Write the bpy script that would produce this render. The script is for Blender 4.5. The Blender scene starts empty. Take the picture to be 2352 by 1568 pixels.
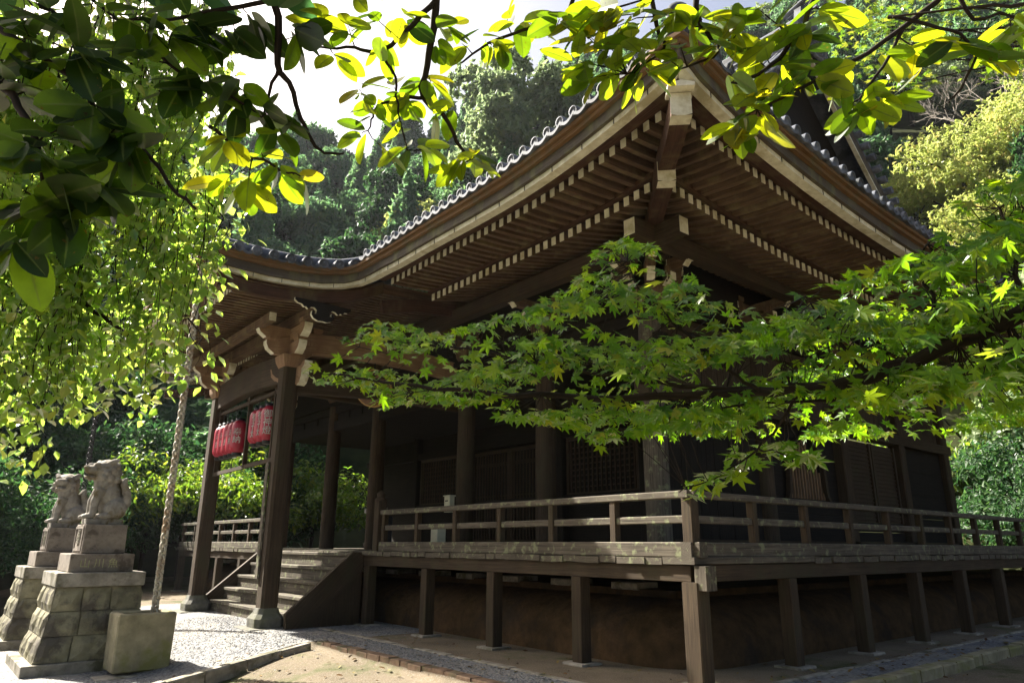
import bpy, math, random
import numpy as np
from mathutils import Vector, Matrix
R = math.radians
rng = np.random.default_rng(11)
random.seed(5)
S = bpy.context.scene
COL = S.collection

# ------------------------------------------------------------------ camera
# world: X runs back along the hall's right flank, Y runs left along its front, corner of the veranda at the origin, metres
FPX, YAW, PITCH, ROLL = 1617.7, 0.87991, 0.28112, 0.00572
CP = np.array([-7.524, -5.537, 1.6])
_F = np.array([math.cos(YAW)*math.cos(PITCH), math.sin(YAW)*math.cos(PITCH), math.sin(PITCH)])
_r = np.array([math.sin(YAW), -math.cos(YAW), 0.0]); _u = np.cross(_r, _F)
_R = math.cos(ROLL)*_r + math.sin(ROLL)*_u
_U = -math.sin(ROLL)*_r + math.cos(ROLL)*_u
def ray(x, y): return _F + _R*(x-1176)/FPX + _U*(784-y)/FPX
def at(x, y, d): return CP + d*ray(x, y)              # point seen at (x, y) of a 2352 px wide frame, d metres deep
def proj(p):
    d = np.asarray(p, float)-CP; z = d@_F
    return 1176+FPX*(d@_R)/z, 784-FPX*(d@_U)/z, z
cam = bpy.data.cameras.new('camera'); cam.sensor_width = 36; cam.lens = FPX/2352*36
cam.clip_start = 0.05; cam.clip_end = 2000
co = bpy.data.objects.new('camera', cam); COL.objects.link(co)
co.matrix_world = Matrix(((_R[0], _U[0], -_F[0], CP[0]), (_R[1], _U[1], -_F[1], CP[1]), (_R[2], _U[2], -_F[2], CP[2]), (0, 0, 0, 1)))
S.camera = co
S.render.resolution_x, S.render.resolution_y = 1024, 682
# ------------------------------------------------------------------ light
SUN = np.array([-0.33, 1.03, 1.0]); SUN = SUN/np.linalg.norm(SUN)
w = bpy.data.worlds.new('World'); S.world = w; w.use_nodes = True
nt = w.node_tree
sky = nt.nodes.new('ShaderNodeTexSky'); sky.sky_type = 'NISHITA'; sky.sun_disc = False
sky.sun_elevation = math.asin(SUN[2]); sky.sun_rotation = math.atan2(SUN[0], SUN[1])
sky.air_density = 0.8; sky.dust_density = 6.5; sky.ozone_density = 0.25
bg = nt.nodes['Background']; bg.inputs[1].default_value = 0.05
nt.links.new(sky.outputs[0], bg.inputs[0])
sl = bpy.data.lights.new('sun', 'SUN'); sl.energy = 5.0; sl.angle = R(0.5); sl.color = (1.0, 0.94, 0.83)
so = bpy.data.objects.new('sun', sl); COL.objects.link(so)
so.rotation_euler = Vector((-SUN[0], -SUN[1], -SUN[2])).to_track_quat('-Z', 'Y').to_euler()
S.view_settings.view_transform = 'Standard'; S.view_settings.look = 'None'
S.view_settings.exposure = 2.32; S.view_settings.gamma = 1.0
S.cycles.max_bounces = 8; S.cycles.diffuse_bounces = 4; S.cycles.transmission_bounces = 6; S.cycles.glossy_bounces = 3

# ------------------------------------------------------------------ materials
class NT:
    def __init__(s, name):
        s.m = bpy.data.materials.new(name); s.m.use_nodes = True; s.t = s.m.node_tree; s.n = s.t.nodes
        s.b = s.n['Principled BSDF']; s.out = s.n['Material Output']
    def new(s, t, **k):
        n = s.n.new('ShaderNode'+t)
        for a, v in k.items(): setattr(n, a, v)
        return n
    def link(s, a, b): s.t.links.new(a, b)
    def coord(s, kind='Object', scale=(1, 1, 1)):
        c = s.new('TexCoord'); m = s.new('Mapping'); m.inputs['Scale'].default_value = scale
        s.link(c.outputs[kind], m.inputs['Vector']); return m.outputs[0]
    def noise(s, vec, scale=5, detail=4, rough=.55, dist=0):
        n = s.new('TexNoise'); n.inputs['Scale'].default_value = scale; n.inputs['Detail'].default_value = detail
        n.inputs['Roughness'].default_value = rough; n.inputs['Distortion'].default_value = dist
        s.link(vec, n.inputs['Vector']); return n.outputs[0]
    def ramp(s, fac, stops):
        r = s.new('ValToRGB'); e = r.color_ramp.elements
        while len(e) < len(stops): e.new(.5)
        for i, (p, c) in enumerate(stops):
            e[i].position = p; e[i].color = (*c, 1) if len(c) == 3 else c
        s.link(fac, r.inputs[0]); return r.outputs[0]
    def mix(s, fac, a, b, mode='MIX'):
        m = s.new('Mix', data_type='RGBA', blend_type=mode)
        for sock, v in ((m.inputs[0], fac), (m.inputs[6], a), (m.inputs[7], b)):
            if isinstance(v, (int, float)): sock.default_value = v
            elif isinstance(v, tuple): sock.default_value = (*v, 1)
            else: s.link(v, sock)
        return m.outputs[2]
    def bump(s, h, strength=.3, dist=.02):
        b = s.new('Bump'); b.inputs['Strength'].default_value = strength; b.inputs['Distance'].default_value = dist
        s.link(h, b.inputs['Height']); s.link(b.outputs[0], s.b.inputs['Normal'])
    def done(s, col, rough=.8, spec=.3):
        if isinstance(col, tuple): s.b.inputs['Base Color'].default_value = (*col, 1)
        else: s.link(col, s.b.inputs['Base Color'])
        s.b.inputs['Roughness'].default_value = rough
        s.b.inputs['Specular IOR Level'].default_value = spec
        return s.m

def wood(name, dark, light, rough=.8, spec=.2, stain=None, stain_lo=.5, moss=None):
    n = NT(name)
    g = n.noise(n.coord('UV', (1.3, 34, 1)), 1.0, 6, .65, .6)
    c = n.ramp(g, [(.3, dark), (.7, light)])
    big = n.noise(n.coord('Object'), 1.7, 4)
    c = n.mix(n.ramp(big, [(.35, (0, 0, 0)), (.7, (1, 1, 1))]), c, n.mix(.55, c, dark))
    if stain:
        st = n.noise(n.coord('Object', (1, 1, .5)), 3.1, 5)
        c = n.mix(n.ramp(st, [(stain_lo, (0, 0, 0)), (stain_lo+.18, (1, 1, 1))]), c, stain)
    if moss:
        st = n.noise(n.coord('Object'), 9.0, 5)
        c = n.mix(n.ramp(st, [(.55, (0, 0, 0)), (.66, (1, 1, 1))]), c, moss)
    n.bump(g, .35, .012)
    return n.done(c, rough, spec)

M = {}
M['wood_grey'] = wood('weathered_grey_wood', (.036, .029, .021), (.165, .14, .103), moss=(.17, .18, .10))
M['wood_post'] = wood('old_post_wood', (.022, .0145, .0085), (.085, .059, .034), stain=(.045, .037, .019))
M['wood_red'] = wood('red_brown_eave_wood', (.03, .015, .009), (.105, .055, .032), stain=(.10, .075, .038))
M['wood_rafter'] = wood('brown_rafter_wood', (.05, .03, .018), (.19, .125, .074), stain=(.16, .125, .065))
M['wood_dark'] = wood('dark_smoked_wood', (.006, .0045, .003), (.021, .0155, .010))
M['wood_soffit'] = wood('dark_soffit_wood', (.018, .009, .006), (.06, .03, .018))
M['wood_carved'] = wood('pale_carved_wood', (.16, .095, .05), (.36, .25, .15), stain=(.20, .12, .07))
M['wood_honey'] = wood('honey_board_wood', (.10, .055, .024), (.24, .145, .07), stain=(.11, .09, .05))
M['wood_band'] = wood('dark_band_wood', (.05, .042, .032), (.12, .10, .078), stain=(.13, .13, .07))
def flatmat(name, a, b, scale=6, rough=.8, spec=.3, bump=.2, kind='Object', third=None, bdist=.01, detail=5, s3=2.):
    n = NT(name); v = n.coord(kind)
    f = n.noise(v, scale, detail, .6)
    c = n.ramp(f, [(.3, a), (.7, b)])
    if third:
        c = n.mix(n.ramp(n.noise(v, s3, 5, .65), [(.5, (0, 0, 0)), (.62, (1, 1, 1))]), c, third)
    if bump: n.bump(n.noise(v, scale*2.2, 6, .65), bump, bdist)
    return n.done(c, rough, spec)
M['white'] = flatmat('aged_white_paint', (.50, .47, .33), (.72, .70, .56), 7, .85, third=(.42, .38, .24))
M['tile'] = flatmat('blue_grey_roof_tile', (.06, .068, .084), (.15, .162, .19), 5, .68, .22, .15, third=(.05, .055, .06))
M['stone'] = flatmat('weathered_stone', (.14, .125, .10), (.31, .285, .235), 5, .9, .2, .6, third=(.09, .085, .05), bdist=.02)
M['stone_moss'] = flatmat('mossy_stone', (.15, .13, .08), (.30, .27, .17), 4, .92, .2, .5, third=(.17, .165, .06), bdist=.02, s3=1.3)
M['stone_base'] = flatmat('dark_base_stone', (.085, .083, .07), (.18, .175, .15), 7, .9, .2, .5, third=(.11, .11, .075))
M['stone_block'] = flatmat('rough_ashlar', (.115, .105, .07), (.27, .25, .16), 3, .92, .2, .8, third=(.08, .07, .055), bdist=.03)
M['stone_red'] = flatmat('reddish_granite', (.13, .11, .09), (.26, .225, .185), 6, .9, .2, .5, third=(.085, .07, .055), bdist=.015, s3=3.)
M['stone_statue'] = flatmat('statue_granite', (.15, .135, .11), (.33, .31, .27), 8, .9, .2, .8, third=(.12, .095, .05), bdist=.03, s3=4.)
M['moss_paint'] = flatmat('pale_lichen', (.22, .22, .10), (.36, .35, .2), 20, .95)
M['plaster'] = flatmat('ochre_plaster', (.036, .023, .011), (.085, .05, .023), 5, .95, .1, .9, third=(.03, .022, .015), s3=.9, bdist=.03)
M['red_paper'] = flatmat('red_lantern_paper', (.26, .006, .022), (.40, .016, .04), 3, .4, .5, 0)
M['black'] = flatmat('black_lacquer', (.008, .008, .009), (.02, .02, .02), 6, .4)
M['letter'] = flatmat('pale_lettering', (.42, .44, .40), (.6, .62, .56), 15, .8)
M['cream'] = flatmat('cream_box_paint', (.45, .44, .30), (.6, .58, .42), 5, .6)
M['bronze'] = flatmat('old_bronze', (.08, .035, .012), (.20, .09, .03), 6, .5, .5)
M['gold'] = flatmat('dull_gold', (.35, .22, .06), (.5, .33, .1), 8, .45, .5)
M['blue_cloth'] = flatmat('pale_blue_plastic', (.10, .2, .24), (.2, .35, .38), 6, .5)
M['rust_iron'] = flatmat('pale_rain_chain', (.26, .23, .17), (.48, .45, .36), 30, .6, .4, .2, third=(.24, .14, .06))
def gravel_mat():
    n = NT('grey_gravel'); v = n.coord('Object')
    vo = n.new('TexVoronoi'); vo.inputs['Scale'].default_value = 26; n.link(v, vo.inputs['Vector'])
    c = n.ramp(vo.outputs['Color'], [(.0, (.06, .062, .066)), (.5, (.145, .147, .15)), (1, (.24, .24, .237))])
    c = n.mix(n.ramp(n.noise(v, 1.3, 5), [(.45, (0, 0, 0)), (.75, (1, 1, 1))]), c, (.24, .22, .18))
    n.bump(vo.outputs['Distance'], .9, .03)
    return n.done(c, .85, .3)
M['gravel'] = gravel_mat()
def dirt_mat():
    n = NT('packed_sandy_earth'); v = n.coord('Object')
    c = n.ramp(n.noise(v, 1.1, 8, .6), [(.3, (.08, .063, .042)), (.7, (.19, .15, .10))])
    g = n.noise(v, 55, 3, .7)
    c = n.mix(n.ramp(g, [(.52, (0, 0, 0)), (.66, (1, 1, 1))]), c, (.23, .205, .165))
    c = n.mix(n.ramp(n.noise(v, .55, 6, .7), [(.52, (0, 0, 0)), (.64, (1, 1, 1))]), c, (.06, .068, .026))
    n.bump(g, .8, .02)
    return n.done(c, .95, .15)
M['dirt'] = dirt_mat()
M['hill'] = flatmat('forest_floor', (.02, .025, .01), (.05, .055, .02), .6, .95, .1, .3)
M['bark'] = wood('dark_bark', (.010, .008, .006), (.045, .034, .026), .9)
M['bark_grey'] = wood('pale_bare_bark', (.20, .17, .14), (.42, .38, .33), .9)
M['brick'] = flatmat('old_kerb_brick', (.10, .065, .045), (.22, .15, .10), 6, .92, .15, .6, third=(.09, .09, .05), bdist=.02)

def leafmat(name, cols, trans=.5, tcol=None, gloss=.10, rough=.35, vein=False):
    """cols: ramp over the random value stored per leaf"""
    n = NT(name); n.n.remove(n.b)
    a = n.new('Attribute', attribute_name='rnd')
    k = len(cols)-1
    c = n.ramp(a.outputs['Fac'], [(i/k, q) for i, q in enumerate(cols)])
    t = n.ramp(a.outputs['Fac'], [(i/k, q) for i, q in enumerate(tcol or cols)])
    if vein:                                   # pale midrib, and brown flecks of age
        mv = n.new('Attribute', attribute_name='mid'); vf = n.ramp(mv.outputs['Fac'], [(.88, (0, 0, 0)), (.97, (.75, .75, .75))])
        c = n.mix(vf, c, (.16, .20, .06)); t = n.mix(vf, t, (.10, .17, .012))
        sp = n.ramp(n.noise(n.coord('Object'), 42, 3, .6), [(.66, (0, 0, 0)), (.70, (.85, .85, .85))])
        c = n.mix(sp, c, (.06, .04, .012)); t = n.mix(sp, t, (.20, .12, .01))
        gr = n.ramp(n.noise(n.coord('Object'), 14, 4, .6), [(.3, (.72, .72, .72)), (.7, (1.12, 1.12, 1.12))])
        c = n.mix(1.0, c, gr, 'MULTIPLY'); t = n.mix(1.0, t, gr, 'MULTIPLY')
    d = n.new('BsdfDiffuse'); n.link(c, d.inputs[0])
    tr = n.new('BsdfTranslucent'); n.link(t, tr.inputs[0])
    m = n.new('MixShader'); m.inputs[0].default_value = trans; n.link(d.outputs[0], m.inputs[1]); n.link(tr.outputs[0], m.inputs[2])
    gl = n.new('BsdfGlossy'); gl.inputs['Roughness'].default_value = rough; gl.inputs[0].default_value = (1, 1, 1, 1)
    lw = n.new('LayerWeight'); lw.inputs[0].default_value = .25
    mu = n.new('Math', operation='MULTIPLY_ADD'); n.link(lw.outputs['Fresnel'], mu.inputs[0]); mu.inputs[1].default_value = gloss*2.2; mu.inputs[2].default_value = gloss*.25
    m2 = n.new('MixShader'); n.link(mu.outputs[0], m2.inputs[0]); n.link(m.outputs[0], m2.inputs[1]); n.link(gl.outputs[0], m2.inputs[2])
    n.link(m2.outputs[0], n.out.inputs[0])
    return n.m
M['leaf_litter'] = leafmat('dry_leaf', [(.06, .03, .012), (.13, .075, .03), (.20, .13, .05), (.12, .12, .04)], .15, None, .03, .6)
M['pebble'] = leafmat('pebble_stone', [(.07, .073, .08), (.14, .144, .15), (.22, .22, .22), (.18, .16, .13)], .0, None, .02, .6)
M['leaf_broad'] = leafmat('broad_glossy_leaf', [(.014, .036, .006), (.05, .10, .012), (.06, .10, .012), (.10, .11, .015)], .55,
                          [(.035, .085, .003), (.26, .44, .008), (.56, .66, .010), (.74, .62, .012)], .05, .45, True)  # first stop darkened and less translucent to paint in the shade of the left clusters
M['leaf_cherry'] = leafmat('weeping_cherry_leaf', [(.03, .075, .018), (.05, .11, .022), (.08, .14, .03), (.13, .15, .03)], .5,
                           [(.32, .58, .05), (.46, .72, .07), (.60, .80, .11), (.72, .74, .11)], .14, .3)
M['leaf_maple'] = leafmat('green_maple_leaf', [(.025, .085, .006), (.04, .11, .008), (.07, .12, .010), (.11, .12, .018)], .55,
                          [(.14, .34, .004), (.22, .46, .006), (.34, .54, .008), (.44, .50, .02)], .07)
M['leaf_dark'] = leafmat('evergreen_leaf', [(.016, .045, .02), (.028, .065, .026), (.042, .085, .03), (.06, .11, .034)], .4, [(.03, .10, .03), (.05, .15, .04), (.08, .19, .045), (.12, .24, .05)], .05, .45)
M['leaf_cedar'] = leafmat('cedar_needles', [(.035, .08, .05), (.055, .11, .06), (.075, .135, .07), (.10, .16, .075)], .5, [(.11, .25, .10), (.16, .33, .13), (.21, .40, .14), (.29, .46, .15)], .05, .5)
M['leaf_pale'] = leafmat('pale_green_leaf', [(.10, .15, .08), (.14, .19, .095), (.17, .22, .10), (.21, .24, .11)], .5, [(.22, .32, .15), (.28, .38, .17), (.34, .44, .19), (.40, .46, .20)], .06, .5)
M['leaf_yellow'] = leafmat('yellow_green_leaf', [(.26, .32, .08), (.34, .40, .10), (.38, .40, .12), (.44, .36, .12)], .55, [(.40, .48, .10), (.50, .58, .14), (.60, .64, .2), (.64, .54, .18)], .05, .5)
M['leaf_fresh'] = leafmat('fresh_green_leaf', [(.05, .11, .02), (.08, .15, .02), (.12, .19, .025), (.18, .22, .03)], .5, [(.12, .26, .02), (.2, .36, .02), (.3, .42, .03), (.4, .42, .04)], .08, .4)

# ------------------------------------------------------------------ mesh helpers
def vn(a):
    a = np.asarray(a, float); return a/max(1e-9, np.linalg.norm(a))
class MB:
    def __init__(s): s.v = []; s.f = []; s.m = []; s.uv = []; s.sm = []
    def add(s, verts, faces, mat=0, uvs=None, smooth=False):
        o = len(s.v); s.v.extend([tuple(map(float, p)) for p in verts])
        for i, f in enumerate(faces):
            s.f.append(tuple(o+j for j in f)); s.m.append(mat); s.sm.append(smooth)
            if uvs is not None: s.uv.append(uvs[i])
            else:
                P = [np.asarray(verts[j], float) for j in f]
                e = vn(P[1]-P[0]); nn = np.cross(P[1]-P[0], P[2]-P[0]); t = vn(np.cross(nn, e))
                s.uv.append([(float((p-P[0])@e), float((p-P[0])@t)) for p in P])
    def box(s, lo, hi, mat=0, endmat=None):
        """axis-aligned box; grain along its longest side"""
        lo = np.minimum(lo, hi)*1.0; hi = np.maximum(lo, hi)*1.0
        d = hi-lo; ax = int(np.argmax(d)); p0 = (lo+hi)/2; p1 = p0.copy(); p0[ax] = lo[ax]; p1[ax] = hi[ax]
        o = [i for i in range(3) if i != ax]
        up = np.zeros(3); up[o[1]] = 1
        s.beam(p0, p1, d[o[0]], d[o[1]], mat, up, endmat)
    def beam(s, p0, p1, w, h, mat=0, up=(0, 0, 1), endmat=None, w1=None, h1=None):
        s.path([p0, p1], [w, w if w1 is None else w1], [h, h if h1 is None else h1], mat, up, endmat)
    def path(s, pts, ws, hs, mat=0, up=(0, 0, 1), endmat=None, ch=0.0, smooth=False):
        """rectangular section (optionally chamfered) along points"""
        pts = [np.asarray(p, float) for p in pts]; n = len(pts)
        if np.isscalar(ws): ws = [ws]*n
        if np.isscalar(hs): hs = [hs]*n
        up = np.asarray(up, float); rings = []; L = [0.0]
        for i in range(n):
            t = vn(pts[min(i+1, n-1)]-pts[max(i-1, 0)])
            sd = vn(np.cross(t, up)); u2 = np.cross(sd, t)
            a, b = ws[i]/2, hs[i]/2
            if ch:
                cs = [(-a+ch, -b), (a-ch, -b), (a, -b+ch), (a, b-ch), (a-ch, b), (-a+ch, b), (-a, b-ch), (-a, -b+ch)]
            else: cs = [(-a, -b), (a, -b), (a, b), (-a, b)]
            rings.append([pts[i]+sd*x+u2*y for x, y in cs])
            if i: L.append(L[-1]+np.linalg.norm(pts[i]-pts[i-1]))
        k = len(rings[0]); V = [p for r in rings for p in r]; F = []; UV = []
        of = random.random()*40; ov = random.random()*9
        per = [0.0]
        for j in range(k): per.append(per[-1]+np.linalg.norm(rings[0][(j+1) % k]-rings[0][j]))
        for i in range(n-1):
            for j in range(k):
                j2 = (j+1) % k
                F.append((i*k+j, i*k+j2, (i+1)*k+j2, (i+1)*k+j))
                UV.append([(L[i]+of, per[j]+ov), (L[i]+of, per[j+1]+ov), (L[i+1]+of, per[j+1]+ov), (L[i+1]+of, per[j]+ov)])
        s.add(V, F, mat, UV, smooth)
        em = mat if endmat is None else endmat
        for r in (rings[0][::-1], rings[-1]):
            s.add(r, [tuple(range(k))], em, [[(of+.02*q, ov+.3*q) for q in range(k)]])
    def tube(s, pts, rad, n=8, mat=0, cap=True, half=False):
        pts = [np.asarray(p, float) for p in pts]
        if np.isscalar(rad): rad = [rad]*len(pts)
        V = []; F = []; UV = []; L = 0.0; of = random.random()*30
        t0 = vn(pts[1]-pts[0]); a = vn(np.cross(t0, (0.31, 0.17, 0.93) if abs(t0[2]) < .9 else (1, .1, 0)))
        for i, p in enumerate(pts):
            t = vn(pts[min(i+1, len(pts)-1)]-pts[max(i-1, 0)])
            a = vn(a-t*(a@t)); b = np.cross(t, a)
            for j in range(n):
                q = 2*math.pi*j/n; V.append(p+rad[i]*(a*math.cos(q)+b*math.sin(q)))
        for i in range(len(pts)-1):
            l = float(np.linalg.norm(pts[i+1]-pts[i])); c = 2*math.pi*max(rad[i], .004)/n
            for j in range(n):
                j2 = (j+1) % n; F.append((i*n+j, i*n+j2, (i+1)*n+j2, (i+1)*n+j))
                UV.append([(L+of, j*c), (L+of, (j+1)*c), (L+l+of, (j+1)*c), (L+l+of, j*c)])
            L += l
        s.add(V, F, mat, UV, True)
        if cap:
            s.add(V[:n][::-1], [tuple(range(n))], mat); s.add(V[-n:], [tuple(range(n))], mat)
    def lathe(s, c, prof, n=16, mat=0, axis=(0, 0, 1)):
        """prof: (radius, height) pairs"""
        ax = vn(axis); a = vn(np.cross(ax, (1, .2, .1) if abs(ax[0]) < .9 else (0, 1, 0))); b = np.cross(ax, a); c = np.asarray(c, float)
        V = [c+ax*z+r*(a*math.cos(2*math.pi*j/n)+b*math.sin(2*math.pi*j/n)) for r, z in prof for j in range(n)]
        F = [(i*n+j, i*n+(j+1) % n, (i+1)*n+(j+1) % n, (i+1)*n+j) for i in range(len(prof)-1) for j in range(n)]
        s.add(V, F, mat, None, True)
        for k, rev in ((0, True), (len(prof)-1, False)):
            if prof[k][0] > 1e-4:
                r = V[k*n:(k+1)*n]; s.add(r[::-1] if rev else r, [tuple(range(n))], mat)
    def prism(s, outline, o, ex, ey, depth, mat=0, sidemat=None):
        """flat outline (2-D, in axes ex, ey from o) given thickness depth along ex x ey"""
        o = np.asarray(o, float); ex = np.asarray(ex, float); ey = np.asarray(ey, float); n = vn(np.cross(ex, ey))*depth
        A = [o+ex*x+ey*y for x, y in outline]; B = [p+n for p in A]; k = len(A)
        s.add(A, [tuple(range(k))][::1], mat); s.add(B, [tuple(range(k))[::-1]], mat)
        s.add(A+B, [(i, (i+1) % k, k+(i+1) % k, k+i) for i in range(k)], mat if sidemat is None else sidemat)
    def grid(s, P, mat=0, uvs=1.0, smooth=True):
        """P: array [i][j] of points"""
        P = np.asarray(P, float); a, b = P.shape[:2]
        V = P.reshape(-1, 3); F = [(i*b+j, i*b+j+1, (i+1)*b+j+1, (i+1)*b+j) for i in range(a-1) for j in range(b-1)]
        du = np.concatenate([[0], np.cumsum(np.linalg.norm(np.diff(P, axis=0), axis=2).mean(1))])
        dv = np.concatenate([[0], np.cumsum(np.linalg.norm(np.diff(P, axis=1), axis=2).mean(0))])
        UV = [[(dv[j], du[i]), (dv[j+1], du[i]), (dv[j+1], du[i+1]), (dv[j], du[i+1])] for i in range(a-1) for j in range(b-1)]
        s.add(V, F, mat, UV, smooth)
    def ell(s, c, r, n=12, m=8, rot=None, mat=0):
        V = []; c = np.asarray(c, float)
        for i in range(m+1):
            th = math.pi*i/m
            for j in range(n):
                ph = 2*math.pi*j/n
                p = np.array([r[0]*math.sin(th)*math.cos(ph), r[1]*math.sin(th)*math.sin(ph), r[2]*math.cos(th)])
                if rot is not None: p = rot@p
                V.append(c+p)
        F = [(i*n+j, i*n+(j+1) % n, (i+1)*n+(j+1) % n, (i+1)*n+j) for i in range(m) for j in range(n)]
        s.add(V, F, mat, None, True)
    def build(s, name, mats, parent=None, bevel=0.0, kind=None, origin=None):
        me = bpy.data.meshes.new(name)
        V = np.array(s.v, float)
        if origin is not None: V = V-np.asarray(origin, float)
        elif parent is not None: V = V-np.array(parent.matrix_world.translation) if parent.parent is None else V-np.array(world_loc(parent))
        me.from_pydata([tuple(p) for p in V], [], s.f)
        for m in (mats if isinstance(mats, (list, tuple)) else [mats]): me.materials.append(M[m])
        me.polygons.foreach_set('material_index', s.m); me.polygons.foreach_set('use_smooth', s.sm)
        uv = me.uv_layers.new(name='UVMap')
        flat = np.array([c for f in s.uv for c in f], 'f').ravel(); uv.data.foreach_set('uv', flat)
        me.update()
        o = bpy.data.objects.new(name, me); COL.objects.link(o)
        if parent is not None: o.parent = parent
        elif origin is not None: o.location = tuple(origin)
        if kind: o['kind'] = kind
        if bevel:
            b = o.modifiers.new('Bevel', 'BEVEL'); b.width = bevel; b.segments = 1; b.limit_method = 'ANGLE'; b.angle_limit = R(40)
        return o
def world_loc(o):
    p = np.array(o.location, float)
    while o.parent is not None:
        o = o.parent; p = p+np.array(o.location, float)
    return p
def tag(o, label, cat, group=None, kind=None):
    o['label'] = label; o['category'] = cat
    if group: o['group'] = group
    if kind: o['kind'] = kind
    return o
def thing(name, label, cat, loc=(0, 0, 0), group=None):
    o = bpy.data.objects.new(name, None); COL.objects.link(o); o.location = tuple(float(q) for q in loc); o.empty_display_size = .2
    bpy.context.view_layer.update()
    return tag(o, label, cat, group)
def ss(a, b, x):
    t = np.clip((x-a)/(b-a), 0, 1); return t*t*(3-2*t)
def rotz(a): return np.array([[math.cos(a), -math.sin(a), 0], [math.sin(a), math.cos(a), 0], [0, 0, 1]])
def frames(nrm, dirn):
    """orthonormal frames [k,3,3] (columns: side, along, normal) from normals and leaf directions"""
    nrm = nrm/np.linalg.norm(nrm, axis=1, keepdims=True)
    d = dirn-nrm*np.sum(dirn*nrm, 1, keepdims=True); d /= np.maximum(1e-6, np.linalg.norm(d, axis=1, keepdims=True))
    return np.stack([np.cross(d, nrm), d, nrm], 2)
def leaves(name, tv, tf, pos, fr, size, mats, parent=None, rnd=None, matidx=None, origin=None, kind=None):
    """one mesh of many small leaves: template tv/tf copied with frames fr and sizes"""
    tv = np.asarray(tv, float); k = len(pos); nv = len(tv)
    if origin is None: origin = np.zeros(3) if parent is None else world_loc(parent)
    size = np.asarray(size, float); size = size[:, None] if size.ndim == 1 else size
    V = np.einsum('kij,kvj->kvi', fr, tv[None]*size[:, None, :])+(pos-np.asarray(origin))[:, None, :]
    me = bpy.data.meshes.new(name)
    ln = np.array([len(f) for f in tf]); flat = np.concatenate([np.array(f) for f in tf])
    me.vertices.add(k*nv); me.vertices.foreach_set('co', V.astype('f').ravel())
    me.loops.add(k*len(flat)); me.loops.foreach_set('vertex_index', (flat[None]+np.arange(k)[:, None]*nv).astype('i').ravel())
    st = np.concatenate([[0], np.cumsum(ln)[:-1]])
    me.polygons.add(k*len(tf)); me.polygons.foreach_set('loop_start', (st[None]+np.arange(k)[:, None]*len(flat)).astype('i').ravel())
    me.polygons.foreach_set('use_smooth', np.zeros(k*len(tf), bool))
    a = me.attributes.new('rnd', 'FLOAT', 'POINT')
    rnd = rng.random(k) if rnd is None else rnd
    a.data.foreach_set('value', np.repeat(rnd, nv).astype('f'))
    if nv == 30:
        a2 = me.attributes.new('mid', 'FLOAT', 'POINT'); a2.data.foreach_set('value', np.tile([1., 0, 0]*10, k).astype('f'))
    for m in (mats if isinstance(mats, (list, tuple)) else [mats]): me.materials.append(M[m])
    me.update(calc_edges=True); me.validate()
    o = bpy.data.objects.new(name, me); COL.objects.link(o)
    if parent is not None: o.parent = parent
    elif np.any(origin): o.location = tuple(origin)
    if kind: o['kind'] = kind
    return o
# leaf templates: y along the leaf, z its upper side, unit length
def oval_leaf():
    xs = [(0, 0), (.06, .075), (.16, .16), (.28, .215), (.42, .24), (.58, .24), (.72, .21), (.84, .155), (.93, .085), (1, 0)]
    V = []; F = []
    for i, (y, wd) in enumerate(xs):
        z = -.10*(y-.35)**2
        V += [(0, y, z-.0), (wd, y, z+.16*wd), (-wd, y, z+.16*wd)]
    for i in range(len(xs)-1):
        a, b = 3*i, 3*i+3
        F += [(a, a+1, b+1, b), (a, b, b+2, a+2)]
    return V, F
def slim_leaf():
    return ([(0, 0, 0), (.2, .38, .05), (0, 1, -.12), (-.2, .38, .05), (0, .45, -.02), (.12, .75, .0), (-.12, .75, .0)],
            [(0, 1, 4), (0, 4, 3), (1, 5, 2, 4), (4, 2, 6, 3)])
def maple_leaf():
    V = [(0, 0, 0)]; F = []
    lobes = [(-150, .34), (-100, .62), (-48, .88), (0, 1.0), (48, .88), (100, .62), (150, .34)]
    pts = []
    for i, (a, l) in enumerate(lobes):
        for da, ll in ((-17, l*.55), (0, l), (17, l*.55)):
            q = R(a+da); pts.append((math.sin(q)*ll, math.cos(q)*ll, -.16*ll*ll))
        if i < 6:
            q = R((a+lobes[i+1][0])/2); l2 = .34+.04*min(l, .6); pts.append((math.sin(q)*l2, math.cos(q)*l2, .01))
    V += pts; n = len(pts)
    F = [(0, i+1, i) for i in range(1, n)]
    return V, F
def tuft():
    """ragged spray: a few crossing blades, seen from afar"""
    V = []; F = []
    for k in range(3):
        a = 2.1*k; c, s_ = math.cos(a), math.sin(a); t = .35*(k-1)
        o = len(V)
        V += [(-.30*c, -.30*s_, t*.2), (.22*s_, -.2*c-.1, .1+t*.1), (.55*c, .55*s_, t), (-.15*s_, .28*c, -.1)]
        F += [(o, o+1, o+2, o+3)]
    return V, F
OVAL, SLIM, MAPLE, TUFT = oval_leaf(), slim_leaf(), maple_leaf(), tuft()

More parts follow.
